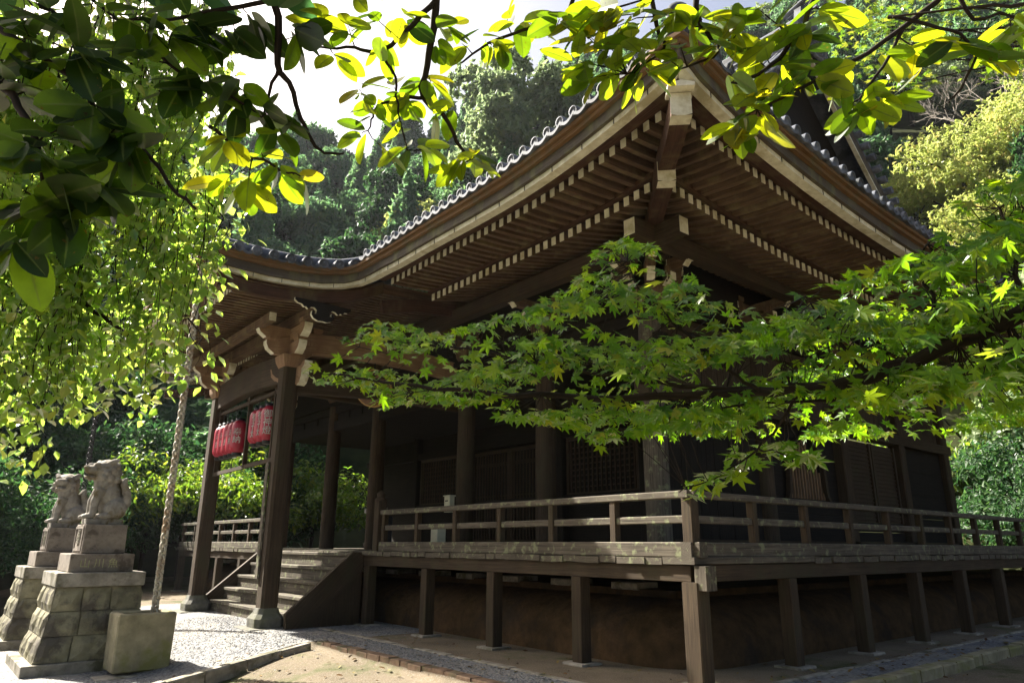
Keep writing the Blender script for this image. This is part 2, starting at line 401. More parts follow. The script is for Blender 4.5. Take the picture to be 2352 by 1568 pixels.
# ------------------------------------------------------------------ setting: ground, gravel, kerbs, hill
YC = 11.2
def gz(x, y):
    x = np.asarray(x, float); y = np.asarray(y, float)
    z = -.44*ss(-1.9, -4.7, x)                                   # the forecourt falls away from the porch
    kerb_y = 6.55+(x+2.0)*.28
    z = z-.11*ss(.0, -.02, y-kerb_y)*ss(-1.86, -1.90, x)         # lower earth in front of the kerb
    z = z-.10*ss(-1.13, -1.17, y)*(x > -1.9)
    return z
def far_rise(x, y): 
    d = np.hypot(x-CP[0], y-CP[1])
    return d
def grid_axis(fine0, fine1, step, lo, hi):
    a = list(np.arange(fine0, fine1, step)); g = step
    x = fine0
    while x > lo: g *= 1.5; x -= g; a.insert(0, x)
    g = step; x = a[-1]
    while x < hi: g *= 1.5; x += g; a.append(x)
    return np.array(a)
gx = grid_axis(-9, 1.2, .12, -120, 170); gy = grid_axis(-3, 10, .12, -120, 170)
XX, YY = np.meshgrid(gx, gy, indexing='ij')
ZZ = gz(XX, YY)
for sc_, am in ((1.1, .018), (.37, .010)):
    ph = rng.random(4)*6
    ZZ = ZZ+am*np.sin(XX/sc_+ph[0]+np.sin(YY/sc_*.7+ph[1]))*np.sin(YY/sc_*1.1+ph[2])*((YY < 6) & (XX < -1.8))
b = MB(); b.grid(np.stack([XX, YY, ZZ], 2)); b.build('ground', 'dirt', kind='structure')
# gravel approach to the steps and the strip round the hall
def sheet(name, poly, step, mat, dz):
    (x0, y0), (x1, y1) = np.min(poly, 0), np.max(poly, 0)
    nx, ny = int((x1-x0)/step)+2, int((y1-y0)/step)+2
    P = np.zeros((nx, ny, 3))
    for i, x in enumerate(np.linspace(x0, x1, nx)):
        for j, t in enumerate(np.linspace(0, 1, ny)):
            ylo = 6.60+(x+2.0)*.28 if x < -1.9 else y0
            y = ylo+(y1-ylo)*t
            P[i, j] = (x, y, float(gz(x, y+.02))+dz)
    m = MB(); m.grid(P); return m.build(name, mat, kind='structure')
sheet('gravel_approach', [(-14., 6.6), (1.2, 16.2)], .35, 'gravel', .006)
m = MB(); m.grid([[(-1.62, -1.0, .005), (-1.62, 6.58, .005)], [(-.98, -1.0, .005), (-.98, 6.58, .005)]])
m.grid([[(-.98, -1.0, .005), (-.98, -.45, .005)], [(22, -1.0, .005), (22, -.45, .005)]]); m.build('gravel_drain', 'gravel', kind='structure')
def kerb_run(name, p, q, n, wdt, h, mat, z0, seed, gap=.012, bev=.02):
    p, q = np.array(p, float), np.array(q, float); m = MB(); L = np.linalg.norm(q-p); rr = random.Random(seed)
    cuts = [0]+sorted([(i+rr.uniform(-.25, .25))/n for i in range(1, n)])+[1]
    d = (q-p)/L
    for a, c in zip(cuts[:-1], cuts[1:]):
        A, B = p+d*(a*L+gap), p+d*(c*L-gap)
        j = rr.uniform(-.012, .012)
        m.beam((*A[:2], A[2]+z0-h/2+h/2+j), (*B[:2], B[2]+z0+j), wdt+rr.uniform(-.02, .02), h, 0)
    return m.build(name, mat, kind='structure', bevel=bev)
kerb_run('approach_kerb', (-5.6, 5.54, -.40), (-1.95, 6.56, .0), 6, .16, .22, 'stone', -.10, 3)
kerb_run('brick_kerb', (-1.75, 6.5, 0), (-1.75, -1.2, 0), 26, .17, .2, 'brick', -.075, 4, .008, .012)
kerb_run('flank_kerb', (-1.66, -1.1, 0), (22, -1.1, 0), 40, .2, .2, 'stone_moss', -.05, 5)
kerb_run('inner_edging', (-.92, 8.3, 0), (-.92, -.42, 0), 12, .12, .1, 'stone', -.032, 6, .006, .012)
kerb_run('flank_edging', (-.84, -.40, 0), (22, -.40, 0), 24, .12, .1, 'stone', -.034, 7, .006, .012)
# wooded hillside: height as a fraction of the distance, by bearing from the camera
HB = np.array([-180, -40, 0, 20, 35, 48, 55, 64, 74, 86, 100, 120, 180.]); HE = np.array([.0, .1, .62, .82, .86, .82, .74, .64, .62, .56, .30, .1, .0])
HS = np.array([30, 30, 30, 30, 33, 37, 37, 37, 37, 37, 40, 40, 40.])
def hill_z(x, y):
    dx, dy = x-CP[0], y-CP[1]; d = np.hypot(dx, dy); a = np.degrees(np.arctan2(dy, dx))
    s = np.interp(a, HB, HE); h0 = np.interp(a, HB, HS)
    return s*np.clip(d-h0, 0, 75)*1.25*ss(h0-2, h0+16, d)-.6+1.2*np.sin(x*.13)*np.sin(y*.11+1)*ss(36, 50, d)
aa = np.radians(np.linspace(-60, 130, 96)); rr_ = np.concatenate([np.linspace(27, 115, 34), [140, 160]])
A_, D_ = np.meshgrid(aa, rr_, indexing='ij')
HX, HY = CP[0]+D_*np.cos(A_), CP[1]+D_*np.sin(A_)
m = MB(); m.grid(np.stack([HX, HY, hill_z(HX, HY)], 2)); m.build('hill', 'hill', kind='structure')

# ------------------------------------------------------------------ the temple hall
hall = thing('temple_hall', 'dark weathered timber temple hall with upturned tiled roof and railed veranda', 'temple', (9.46, YC, 0))
DK = 1.46                                       # veranda floor
def mir(p): return (p[0], 2*YC-p[1], p[2])
COLY = [2.73, 5.70, 8.62, 13.05+.0, 16.0, 19.7]
SIDX = [2.73, 6.30, 9.80, 13.12, 16.25]
# --- plaster mound under the floor
prof = [(0, 0), (.04, .35), (.2, .66), (.5, .84), (.95, .93), (1.6, .96)]
m = MB()
P = [[(.62+d, y, z-.07*(z > .5)) for d, z in prof] for y in np.linspace(1.62, 21.6, 60)]
m.grid(P); P = [[(x, .62+d, z-.07*(z > .5)) for d, z in prof] for x in np.linspace(1.62, 19, 60)]; m.grid(P)
m.grid([[(1.62-max(0., 1-d)*math.cos(a), 1.62-max(0., 1-d)*math.sin(a), z-.07*(z > .5)) for d, z in prof[:5]] for a in np.linspace(0, math.pi/2, 10)])
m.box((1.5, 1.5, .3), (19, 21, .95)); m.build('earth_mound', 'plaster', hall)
m = MB()                                        # kicker stones on the mound's shoulder
for i in range(14): m.box((1.45, 2.2+i*1.45, .93), (1.95, 2.75+i*1.45, 1.04))
m.build('footing_course', 'stone', hall, .02)
# --- veranda floor
def planks(m, fixed, a0, a1, side, rr=random.Random(2)):
    a = a0
    while a < a1:
        wd = rr.uniform(.22, .30); b_ = min(a1, a+wd); dz = rr.uniform(-.012, .008); e = rr.uniform(-.02, .02)
        if side == 0: m.box((e, a+.004, DK-.085+dz), (2.9, b_-.004, DK+dz), 0)
        else: m.box((a+.004, e, DK-.085+dz), (b_-.004, 2.9, DK+dz), 0)
        a = b_
m = MB(); planks(m, 0, .0, 22.4, 0); m.build('veranda_floor', 'wood_grey', hall, .008)
m = MB(); planks(m, 0, 2.905, 19.2, 1); m.box((2.905, 2.905, DK-.09), (16.4, 19.7, DK-.005)); m.build('veranda_floor', 'wood_grey', hall, .008)
def part(name, mat, fn, bevel=0, parent=None):
    q = MB(); fn(q); return q.build(name, mat, parent or hall, bevel)
# edge beams below the floor
part('edge_beam', 'wood_post', lambda q: q.box((.05, .12, 1.17), (.20, 22.2, 1.372)), .008)
part('edge_beam', 'wood_post', lambda q: q.box((.12, .03, 1.172), (19.1, .20, 1.370)), .008)
part('floor_joist', 'wood_post', lambda q: [q.box((.2, .1+2*i-.06, 1.16), (2.7, .1+2*i+.06, 1.365)) for i in range(1, 11)])
part('floor_joist', 'wood_post', lambda q: [q.box((.1+2.14*i-.06, .2, 1.158), (.1+2.14*i+.06, 2.7, 1.362)) for i in range(1, 9)])
part('beam_end', 'wood_grey', lambda q: q.box((.0, -.16, 1.08), (.2, .04, 1.365)), .02)
# floor posts with pad stones
def floor_post(x, y, s_=.2):
    p = part('floor_post', 'wood_post', lambda q: q.box((x-s_/2, y-s_/2, .03), (x+s_/2, y+s_/2, 1.17)), .012)
    part('pad_stone', 'stone', lambda q: q.box((x-.2, y-.2, -.05), (x+.2, y+.2, .032)), .02, p)
floor_post(.1, .1, .24)
for i in (1, 2, 3): floor_post(.1, .1+2.0*i)
for y in (8.3, 13.95, 15.9, 17.9, 19.9, 21.9): floor_post(.1, y)
for i in range(1, 9): floor_post(.1+2.14*i, .1)
# --- railing: three rails on posts, open at the steps
rail = part('railing', 'wood_grey', lambda q: q.box((.08, .1, DK+.0), (.2, .2, DK+.02)))
def rail_run(pts_posts, fx):
    """fx(a, w0, w1, z0, z1): box between along coords"""
    pass
def rails_front(y0, y1, posts):
    def bar(name, x0, x1, z0, z1, ov):
        part(name, 'wood_grey', lambda q: q.box((x0, y0-ov, z0), (x1, y1, z1)), .012, rail)
    bar('bottom_rail', .06, .22, DK+.002, DK+.19, .16); bar('middle_rail', .10, .16, DK+.42, DK+.52, .0); bar('top_rail', .06, .20, DK+.735, DK+.83, .12)
    for y in posts:
        part('rail_post', 'wood_post', lambda q: q.box((.075, y-.055, DK+.19), (.185, y+.055, DK+.735)), .01, rail)
rails_front(.13, 7.95, [1.42+1.286*i for i in range(6)])
rails_front(14.2, 22.3, [14.3+1.29*i for i in range(7)])
def rails_side(x0, x1, posts):
    def bar(name, y0, y1, z0, z1, ov):
        part(name, 'wood_grey', lambda q: q.box((x0-ov, y0, z0), (x1, y1, z1)), .012, rail)
    bar('bottom_rail', .062, .218, DK+.004, DK+.188, .12); bar('middle_rail', .102, .158, DK+.422, DK+.518, .0); bar('top_rail', .062, .198, DK+.738, DK+.827, .14)
    for x in posts:
        part('rail_post', 'wood_post', lambda q: q.box((x-.055, .075, DK+.19), (x+.055, .185, DK+.735)), .01, rail)
rails_side(.13, 19.0, [.13+1.41*i for i in range(1, 13)])
part('rail_post', 'wood_post', lambda q: q.box((.05, .05, DK+.15), (.21, .21, DK+.75)), .012, rail)
for y in (8.05, 14.1):
    part('newel_post', 'wood_post', lambda q: (q.box((.02, y-.1, DK), (.22, y+.1, DK+1.02)), q.lathe((.12, y, DK+1.02), [(.13, 0), (.13, .05), (.08, .08), (.1, .16), (.0, .24)], 10)), .01, rail)
# --- steps
st = part('stairs', 'wood_post', lambda q: q.box((-1.36, 8.7, .0), (-1.1, 13.6, .06)))
for i in range(5):
    z1 = .26+i*.29; x0 = -1.42+i*.31
    part('tread', 'wood_grey', lambda q: (q.box((x0, 8.62, z1-.07), (x0+.40, 13.66, z1)), q.box((x0+.04, 8.63, z1-.29), (x0+.07, 13.65, z1-.071))), .01, st)
for y in (8.5, 13.68):
    part('stringer', 'wood_post', lambda q: q.prism([(-1.55, .0), (-1.58, .28), (-.22, 1.44), (.04, 1.44), (.04, 1.1), (-1.1, .0)], (0, y+.11, 0), (1, 0, 0), (0, 0, 1), .11), .01, st)
part('side_panel', 'wood_post', lambda q: q.prism([(-1.1, .0), (.04, 1.1), (.04, 0)], (0, 8.58, 0), (1, 0, 0), (0, 0, 1), .04), 0, st)
# --- columns
def column(x, y, r, z1=5.95, square=False, mat='wood_post'):
    def f(q):
        if square: q.path([(x, y, DK-.02), (x, y, z1)], 2*r, 2*r, 0, (0, 1, 0), None, .03)
        else: q.tube([(x, y, DK-.02), (x, y, 3.4), (x, y, z1)], [r, r, r*.94], 20)
    return part('column', mat, f)
for y in COLY: column(2.73, y, .225, mat='wood_grey' if y < 3 else 'wood_post')
for x in SIDX[1:]: column(x, 2.73, .2 if x < 7 else .17, square=x > 7)
for y in COLY[:-1]: column(6.0, y, .13, 5.6, True, 'wood_dark') if y > 3 else None
for x in SIDX[1:]: column(x, 19.7, .2)
# beams between columns
part('tie_beam', 'wood_dark', lambda q: (q.box((2.60, 2.4, 5.14), (2.86, 20., 5.46)), q.box((2.62, 2.4, 5.72), (2.84, 20., 5.95))))
part('tie_beam', 'wood_post', lambda q: (q.box((2.4, 2.55, 4.28), (16.6, 2.89, 4.55)), q.box((2.4, 2.60, 5.72), (16.6, 2.86, 5.95)), q.box((2.95, 2.56, 1.5), (16.4, 2.88, 1.72))))
part('head_plate', 'wood_dark', lambda q: (q.box((2.5, 2.4, 5.95), (2.96, 20, 6.07)), q.box((2.96, 2.50, 5.95), (16.6, 2.96, 6.07))))
part('tie_beam', 'wood_dark', lambda q: (q.box((5.9, 2.9, 4.45), (6.1, 19.6, 4.65)), q.box((5.92, 2.9, 2.75), (6.08, 19.6, 2.9)), q.box((5.92, 2.9, 1.46), (6.1, 19.6, 1.66))))
part('aisle_ceiling', 'wood_dark', lambda q: q.box((2.86, 2.9, 5.2), (6.2, 19.7, 5.26)))
# carved transom panels over the front bays
for i in range(5):
    y0, y1 = COLY[i]+.22, COLY[i+1]-.22
    part('transom_panel', 'wood_dark', lambda q: (q.box((2.70, y0, 5.462), (2.74, y1, 5.718)),
         [q.box((2.67, y0+(y1-y0)*t-.03, 5.463), (2.79, y0+(y1-y0)*t+.03, 5.717)) for t in (.33, .67)]))
# inner wall: lattice doors behind the open aisle
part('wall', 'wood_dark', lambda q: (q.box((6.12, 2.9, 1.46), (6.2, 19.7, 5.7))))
def lattice(y0, y1, z0, z1, kind):
    def f(q):
        q.box((5.99, y0, z0-.09), (6.09, y1, z0)); q.box((5.99, y0, z1), (6.09, y1, z1+.09))
        q.box((5.99, y0, z0+.001), (6.09, y0+.09, z1-.001)); q.box((5.99, y1-.09, z0+.001), (6.09, y1, z1-.001))
        n = int((y1-y0)/(.15 if kind == 'grid' else .13))
        for k in range(1, n): 
            y = y0+(y1-y0)*k/n; q.box((6.01, y-.022, z0), (6.045, y+.022, z1))
        if kind == 'grid':
            for k in range(1, int((z1-z0)/.15)): q.box((6.046, y0, z0+.15*k-.02), (6.07, y1, z0+.15*k+.02))
        else:
            for z in (z0+.3, z0+.36, (z0+z1)/2, z1-.3, z1-.36): q.box((6.046, y0, z-.02), (6.07, y1, z+.02))
    part('lattice_door', 'wood_post', f)
lattice(5.9, 8.45, 2.95, 4.35, 'grid'); lattice(3.1, 5.5, 2.95, 4.35, 'grid'); lattice(13.25, 15.8, 2.95, 4.35, 'grid')
lattice(8.9, 10.85, 1.75, 4.3, 'bars'); lattice(10.87, 12.8, 1.75, 4.3, 'bars')
# flank wall
def boards(q, x0, x1, z0, z1, y, n, vert=True):
    for k in range(n):
        t0, t1 = k/n, (k+1)/n; dy = random.uniform(0, .015)
        if vert: q.box((x0+(x1-x0)*t0+.004, y+dy, z0), (x0+(x1-x0)*t1-.004, y+.05+dy, z1))
        else: q.box((x0, y+dy, z0+(z1-z0)*t0+.004), (x1, y+.05+dy, z0+(z1-z0)*t1-.004))
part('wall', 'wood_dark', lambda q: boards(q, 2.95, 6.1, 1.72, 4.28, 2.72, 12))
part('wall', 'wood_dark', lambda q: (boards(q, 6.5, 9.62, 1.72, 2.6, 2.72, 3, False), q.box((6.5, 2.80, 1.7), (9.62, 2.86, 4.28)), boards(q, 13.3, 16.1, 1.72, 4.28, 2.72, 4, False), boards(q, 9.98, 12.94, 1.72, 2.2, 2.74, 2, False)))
part('upper_wall', 'wood_post', lambda q: boards(q, 2.95, 16.1, 4.55, 5.72, 2.71, 44))
# bell-shaped window with bars, ribbed sliding shutters
def bell(t):   # half width by height fraction
    return float(np.interp(t, [0, .1, .6, .78, .9, .97, 1], [1, .9, .82, .7, .42, .15, 0]))
def bell_win(q):
    zs = np.linspace(0, 1, 25); cx, z0, hh, hw = 8.05, 2.62, 1.45, .85
    outer = [(cx+hw*1.0*bell(t)+.10, z0+hh*t) for t in zs]+[(cx, z0+hh+.12)]+[(cx-hw*bell(t)-.10, z0+hh*t) for t in zs[::-1]]
    inner = [(cx+hw*bell(t), z0+hh*t) for t in zs]+[(cx, z0+hh)]+[(cx-hw*bell(t), z0+hh*t) for t in zs[::-1]]
    k = len(outer); V = [(x, 2.66, z) for x, z in outer]+[(x, 2.66, z) for x, z in inner]+[(x, 2.76, z) for x, z in outer]+[(x, 2.76, z) for x, z in inner]
    F = []
    for i in range(k-1): F += [(i, i+1, k+i+1, k+i), (i, 2*k+i, 2*k+i+1, i+1), (k+i, k+i+1, 3*k+i+1, 3*k+i)]
    q.add(V, F)
wn = part('bell_window', 'wood_post', bell_win)
part('window_bar', 'wood_carved', lambda q: [q.box((8.05+.13*k-.018, 2.74, 2.64), (8.05+.13*k+.018, 2.775, 2.62+1.45*(1-abs(k)/9))) for k in range(-6, 7)], 0, wn)
for x0 in (10.05, 11.5):
    sh = part('ribbed_shutter', 'wood_post', lambda q: (q.box((x0, 2.76, 2.2), (x0+1.4, 2.80, 4.2)), q.box((x0, 2.70, 2.2), (x0+.09, 2.758, 4.2)), q.box((x0+1.31, 2.70, 2.2), (x0+1.4, 2.758, 4.2)),
         [q.box((x0+.091, 2.735, 2.25+k*.105), (x0+1.309, 2.759, 2.29+k*.105)) for k in range(18)]))
# --- bracket sets with pale painted ends
def bracket(x, y, ox, oy, big=1.0, z=6.07):
    """stacked blocks and arms; (ox, oy) points outwards"""
    a = np.array([ox, oy, 0.0]); a /= np.linalg.norm(a); t = np.array([-a[1], a[0], 0]); c = np.array([x, y, 0.0])
    br = part('bracket', 'wood_rafter', lambda q: q.path([c+(0, 0, z), c+(0, 0, z+.12), c+(0, 0, z+.3)], [.34*big, .44*big, .48*big], [.34*big, .44*big, .48*big], 0, a))
    for lv, reach in ((0, .62), (1, 1.02)):
        zz = z+.30+.26*lv
        def arm(q, d, r0, r1):
            prof = [(r0, 0.02), (r1-.22, 0.0), (r1-.08, .06), (r1, .14), (r1, .20), (r0, .20)]
            s_ = np.cross(d, (0, 0, 1))*.075
            q.prism(prof, c+s_+(0, 0, zz), d, (0, 0, 1), -.15*1.0, 0)
            e = c+d*(r1+.004)
            q.prism([(-.076, .05), (.076, .05), (.076, .201), (-.076, .201)], e+(0, 0, zz), np.cross(d, (0, 0, 1)), (0, 0, 1), .012, 1)
            q.prism([(-.076, -.1), (.076, -.1), (.076, .09), (-.076, .09)], c+d*(r1-.05)+(0, 0, zz+.04), np.cross(d, (0, 0, 1)), vn(np.array((0, 0, 1))*.72+d*.70), .012, 1)
        q = MB(); arm(q, a, -.2, reach*big); arm(q, t, -.1, .55*big); arm(q, -t, -.1, .55*big); q.build('bracket_arm', ['wood_rafter', 'white'], br)
        q = MB()
        for d, r in ((a, reach*big-.14), (t, .55*big-.13), (-t, .55*big-.13)):
            p = c+d*r; q.path([p+(0, 0, zz+.201), p+(0, 0, zz+.25), p+(0, 0, zz+.33)], [.15, .20, .20], [.15, .20, .20], 0, a)
        q.build('bearing_block', 'wood_rafter', br, .006)
    return br
for y in COLY[1:]: bracket(2.73, y, -1, 0)
for x in SIDX[1:]: bracket(x, 2.73, 0, -1)
bracket(2.73, 2.73, -1, 0); bracket(2.73, 2.73, 0, -1, 1.02); bracket(2.73, 2.73, -1, -1, 1.25)
part('bracket_wall', 'wood_dark', lambda q: (q.box((2.66, 2.7, 6.07), (2.80, 19.8, 7.3)), q.box((2.8, 2.66, 6.07), (16.3, 2.80, 7.3))))
part('eave_purlin', 'wood_post', lambda q: (q.beam((1.7, 1.05, 6.80), (1.7, 21.4, 6.80), .24, .30, 0, (0, 0, 1), 1)))
q = MB(); q.beam((1.7, 1.05, 6.84), (1.7, 21.4, 6.84), .24, .30, 0, (0, 0, 1), 1); pur = q.build('eave_purlin', ['wood_post', 'white'], hall)
bpy.data.objects.remove([o for o in hall.children if o.name.startswith('eave_purlin') and o != pur][0]); pur.name = 'eave_purlin'
q = MB(); q.beam((1.05, 1.7, 6.842), (19, 1.7, 6.842), .24, .30, 0, (0, 0, 1), 1); q.build('eave_purlin', ['wood_post', 'white'], hall)

# --- eaves. o = distance in from the eave line's reference, a = distance along it from the corner
def lift(a): return .66*np.maximum(0, 1-(np.asarray(a, float)+.95)/7.2)**2.1
def ez(a, front): return 6.87+lift(a)+(0.17*ss(1.5, 5.5, a) if front else 0)
def W(front, o, a, z):
    return (o, a, z) if front == 1 else ((a, o, z) if front == 0 else (o, 2*YC-a, z))
SIDES = [(1, 7.3, 'front'), (0, 19.5, 'flank'), (2, 7.3, 'front')]
def strips(name, mat, o0, o1, z0, z1, amax_by, astart=None, n=30, seg=None, parent=None):
    for fr, amax, nm in SIDES:
        q = MB()
        a0 = astart if astart is not None else o0
        A = a0+(amax-a0)*np.linspace(0, 1, n)**1.25
        f = fr != 0
        def P(o, dz):
            return [W(fr, o, max(a, o) if a == A[0] else a, float(ez(a, f))+dz) for a in A]
        q.grid([P(o0, z0), P(o1, z0), P(o1, z1), P(o0, z1), P(o0, z0)], 0, 1, False)
        q.build(name, mat, parent or hall)
eave = part('eave', 'wood_red', lambda q: q.box((2.8, 3, 7.05), (2.9, 19, 7.3)))
def hbeam(name, mat, o0, o1, dz0, dz1, n=36):
    """rectangular run along every eave, mitred at the corner"""
    for fr, amax, nm in SIDES:
        f = fr != 0; t = np.linspace(0, 1, n)**1.3
        rows = []
        for o, dz in ((o0, dz0), (o1, dz0), (o1, dz1), (o0, dz1), (o0, dz0)):
            A = o+(amax-o)*t
            rows.append([W(fr, o, a, float(ez(a, f))+dz) for a in A])
        q = MB(); q.grid(rows, 0, 1, False); q.build(name, mat, eave)
hbeam('rafter_beam', 'wood_red', -.52, -.39, .13, .25)
hbeam('soffit_board', 'wood_red', -.80, -.50, .055, .075)
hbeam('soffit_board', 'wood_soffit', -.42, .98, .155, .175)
hbeam('rafter_beam', 'wood_red', .60, .73, .045, .12)
def rafters(name, o_tip, o_in, dz_tip, slope, w_, h_, pitch, a_first):
    for fr, amax, nm in SIDES:
        q = MB(); f = fr != 0; a = a_first
        while a < amax+(.0 if f else 0):
            oi = min(o_in, a-.06)
            if oi > o_tip+.05:
                z0 = float(ez(a, f))+dz_tip; z1 = z0+slope*(oi-o_tip)
                k = 3; pts = [W(fr, o_tip+(oi-o_tip)*i/k, a, z0+(z1-z0)*i/k-.05*math.sin(math.pi*i/k)*(oi-o_tip)/3) for i in range(k+1)]
                q.path(pts, w_, h_, 0, (0, 0, 1), 0)
                tip = np.array(W(fr, o_tip-.004, a, z0)); al = np.array(W(fr, 0, 1, 0)) if fr != 2 else np.array((0, 1, 0.))
                if fr == 0: al = np.array((1., 0, 0))
                if fr == 1: al = np.array((0., 1, 0))
                q.prism([(-w_/2-.003, -h_/2-.003), (w_/2+.003, -h_/2-.003), (w_/2+.003, h_/2), (-w_/2-.003, h_/2)], tip, al, (0, 0, 1), .012 if fr == 0 else -.012, 1)
            a += pitch
        q.build(name, ['wood_rafter', 'white'], eave)
rafters('flying_rafter_row', -.36, .95, .075, .09, .095, .145, .222, -.12)
rafters('base_rafter_row', .70, 3.1, -.055, .26, .10, .155, .222, .99)
for fr, amax, nm in SIDES:                        # boarding over the base rafters
    f = fr != 0; t = np.linspace(0, 1, 30)**1.2; rows = []
    for o in (.66, 1.6, 3.3):
        A = o+(amax-o)*t; rows.append([W(fr, o, a, float(ez(a, f))+.03+.26*(o-.70)+.02) for a in A])
    q = MB(); q.grid(rows, 0, 1, False); q.build('soffit_board', 'wood_soffit', eave)
# hip rafters with painted ends
def hip(mirror):
    mm = mir if mirror else (lambda p: p)
    q = MB(); q.path([mm((2.6, 2.6, 7.28)), mm((1.5, 1.5, 7.14)), mm((.30, .30, 7.02))], .26, .30, 0, (0, 0, 1), 0)
    q.path([mm((1.2, 1.2, 7.36)), mm((.2, .2, 7.16)), mm((-.40, -.40, 7.06)), mm((-.84, -.84, 7.07))], .25, .30, 0, (0, 0, 1), 0)
    for p, h, d in (((.285, .285, 7.02), .31, 1), ((-.855, -.855, 7.07), .31, 1)):
        p = np.array(p); ex = np.array((1, -1, 0))/math.sqrt(2); n = np.array((-1, -1, 0))/math.sqrt(2)
        ey = vn(np.array((0, 0, 1))+.0*n)
        pr = [(-.135, -h/2), (-.05, -h/2-.02), (.05, -h/2-.02), (.135, -h/2), (.135, h/2), (-.135, h/2)]
        P1 = [mm(tuple(p+ex*x+ey*y)) for x, y in pr]
        # curl of the painted face under the tip
        q.add(P1, [tuple(range(6))], 1)
        P2 = [mm(tuple(p+ex*x+np.array((0, 0, -h/2-.015))-n*dd+np.array((0, 0, -.004)))) for x, dd in ((-.135, 0), (.135, 0), (.135, .22), (-.135, .22))]
        q.add(P2, [(0, 1, 2, 3)], 1)
    q.build('hip_rafter', ['wood_red', 'white'], eave)
    q = MB(); p = np.array(mm((-.90, -.90, 7.24))); q.prism([(-.17, 0), (.17, 0), (.17, .05), (.0, .09), (-.17, .05)], p-np.array((.05, .05, 0)), np.array((1, -1, 0))/1.414, (0, 0, 1), -.3, 0); q.build('hip_cap', 'white', eave)
hip(False); hip(True)
# fascia: white strip, dark band, honey boards, following front and flank eaves, then down the porch verge
def verge_path():
    """(point, outward normal) along the outer edge, from the flank round the corner, to the porch front"""
    pts = []
    for a in np.linspace(19.5, -.55, 34): pts.append((a, -.86-.10*max(0, (1.2-a)/2.1)**2, float(ez(a, False))))
    pts.append((-.78, -.96, float(ez(-.78, False))+.01)); pts.append((-.95, -.95, float(ez(-.95, True))+.02)); pts.append((-.96, -.78, float(ez(-.78, True))+.01))
    for a in np.linspace(-.55, 6.3, 22): pts.append((-.86-.10*max(0, (1.2-a)/2.1)**2, a, float(ez(a, True))))
    for p in [(-.87, 6.8, 7.05), (-.92, 7.15, 7.01), (-1.05, 7.42, 6.93), (-1.32, 7.55, 6.83), (-1.8, 7.60, 6.72), (-2.35, 7.62, 6.65), (-2.95, 7.62, 6.61), (-3.5, 7.62, 6.61), (-3.95, 7.62, 6.63)]: pts.append(p)
    return np.array(pts)
VP = verge_path()
def edge_band(name, mat, d0, d1, z0, z1, path, parent, joints=False):
    n = len(path); N = []
    for i in range(n):
        t = path[min(i+1, n-1)]-path[max(i-1, 0)]; N.append(vn((-t[1], t[0], 0)))
    N = -np.array(N); rows = []
    for d, z in ((d0, z0), (d1, z0), (d1, z1), (d0, z1), (d0, z0)): rows.append([path[i]+N[i]*d*(1)+(0, 0, z) for i in range(n)])
    q = MB(); q.grid(rows, 0, 1, False); return q.build(name, mat, parent)
# outward is to the right of travel (flank -> front) : check sign with the flank run (normal -Y)
_t = VP[5]-VP[3]; SGN = 1.0 if (-np.array(vn((-_t[1], _t[0], 0))))[1] < 0 else -1.0
PATHS = [VP]
PM = VP[::-1].copy(); PM[:, 1] = 2*YC-PM[:, 1]
PATHS.append(PM[:len(PM)-34])
PF = np.array([(-3.95, 7.62+t*(2*YC-15.24), 6.63-.05*math.sin(math.pi*t)) for t in np.linspace(0, 1, 14)])
PATHS.append(PF)
for pth in PATHS:
    for nm, mt, d0, d1, z0, z1 in (('white_fascia', 'white', -.16, .0, .0, .085), ('fascia_band', 'wood_band', -.16, .06, .085, .255), ('fascia_band', 'wood_honey', -.16, .13, .255, .33), ('fascia_band', 'wood_honey', -.16, .19, .33, .395)):
        edge_band(nm, mt, SGN*d0, SGN*d1, z0+(.0005 if 0 else 0), z1-.002, pth, eave)
q = MB()                                           # joints in the painted strip
acc = 0.0
for i in range(len(VP)-1):
    L = np.linalg.norm(VP[i+1]-VP[i]); acc += L
    if acc > .42:
        acc = 0; t = VP[i+1]-VP[i]; nrm = -np.array(vn((-t[1], t[0], 0)))*SGN; p = (VP[i]+VP[i+1])/2
        q.beam(p+nrm*.003+(0, 0, -.002), p+nrm*.003+(0, 0, .08), .010, .012, 0, nrm)
q.build('fascia_joint', 'wood_dark', eave)
# --- roof surfaces
XR, YR0, ZR = 9.46, 2.1, 15.3
def slope(u): return 7.33+.47*u+.0275*u*u-.0
def rz(o, a, front):
    """top of the roof, o in from the eave edge (at -1.05), a along"""
    u = o+1.05; k = max(0., 1-u/3.6)
    return slope(u)+(float(ez(a-0, front))-6.87)*k*1.0
roof = part('roof', 'tile', lambda q: q.box((9.3, 2.3, 15.0), (9.6, 20.1, 15.45)))
def roof_face(fr):
    us = np.concatenate([np.linspace(0, 3.15, 12), np.linspace(3.6, 10.51, 14)]) if fr != 0 else np.linspace(0, 3.5, 13)
    q = MB(); rows = []
    for u in us:
        o = u-1.05
        if fr in (1, 3): A = np.linspace(-1.05+min(u, 3.15), 2*YC+1.05-min(u, 3.15), 90)
        else: A = np.linspace(-1.05+u, 2*XR+1.05-u, 80)
        row = []
        for a in A:
            aa_ = min(a, (2*YC if fr != 0 else 2*XR)-a)
            z = rz(o, aa_, fr != 0)
            row.append((o, a, z) if fr == 1 else ((2*XR-o, a, z) if fr == 3 else (a, o, z)))
        rows.append(row)
    q.grid(rows); q.build('roof_slope', 'tile', roof)
for fr in (1, 3, 0): roof_face(fr)
q = MB(); q.grid([[(a, 2*YC-o, rz(o, min(a, 2*XR-a), False)) for a in np.linspace(o, 2*XR-o, 30)] for o in np.linspace(-1.05, 2.4, 8)]); q.build('roof_slope', 'tile', roof)
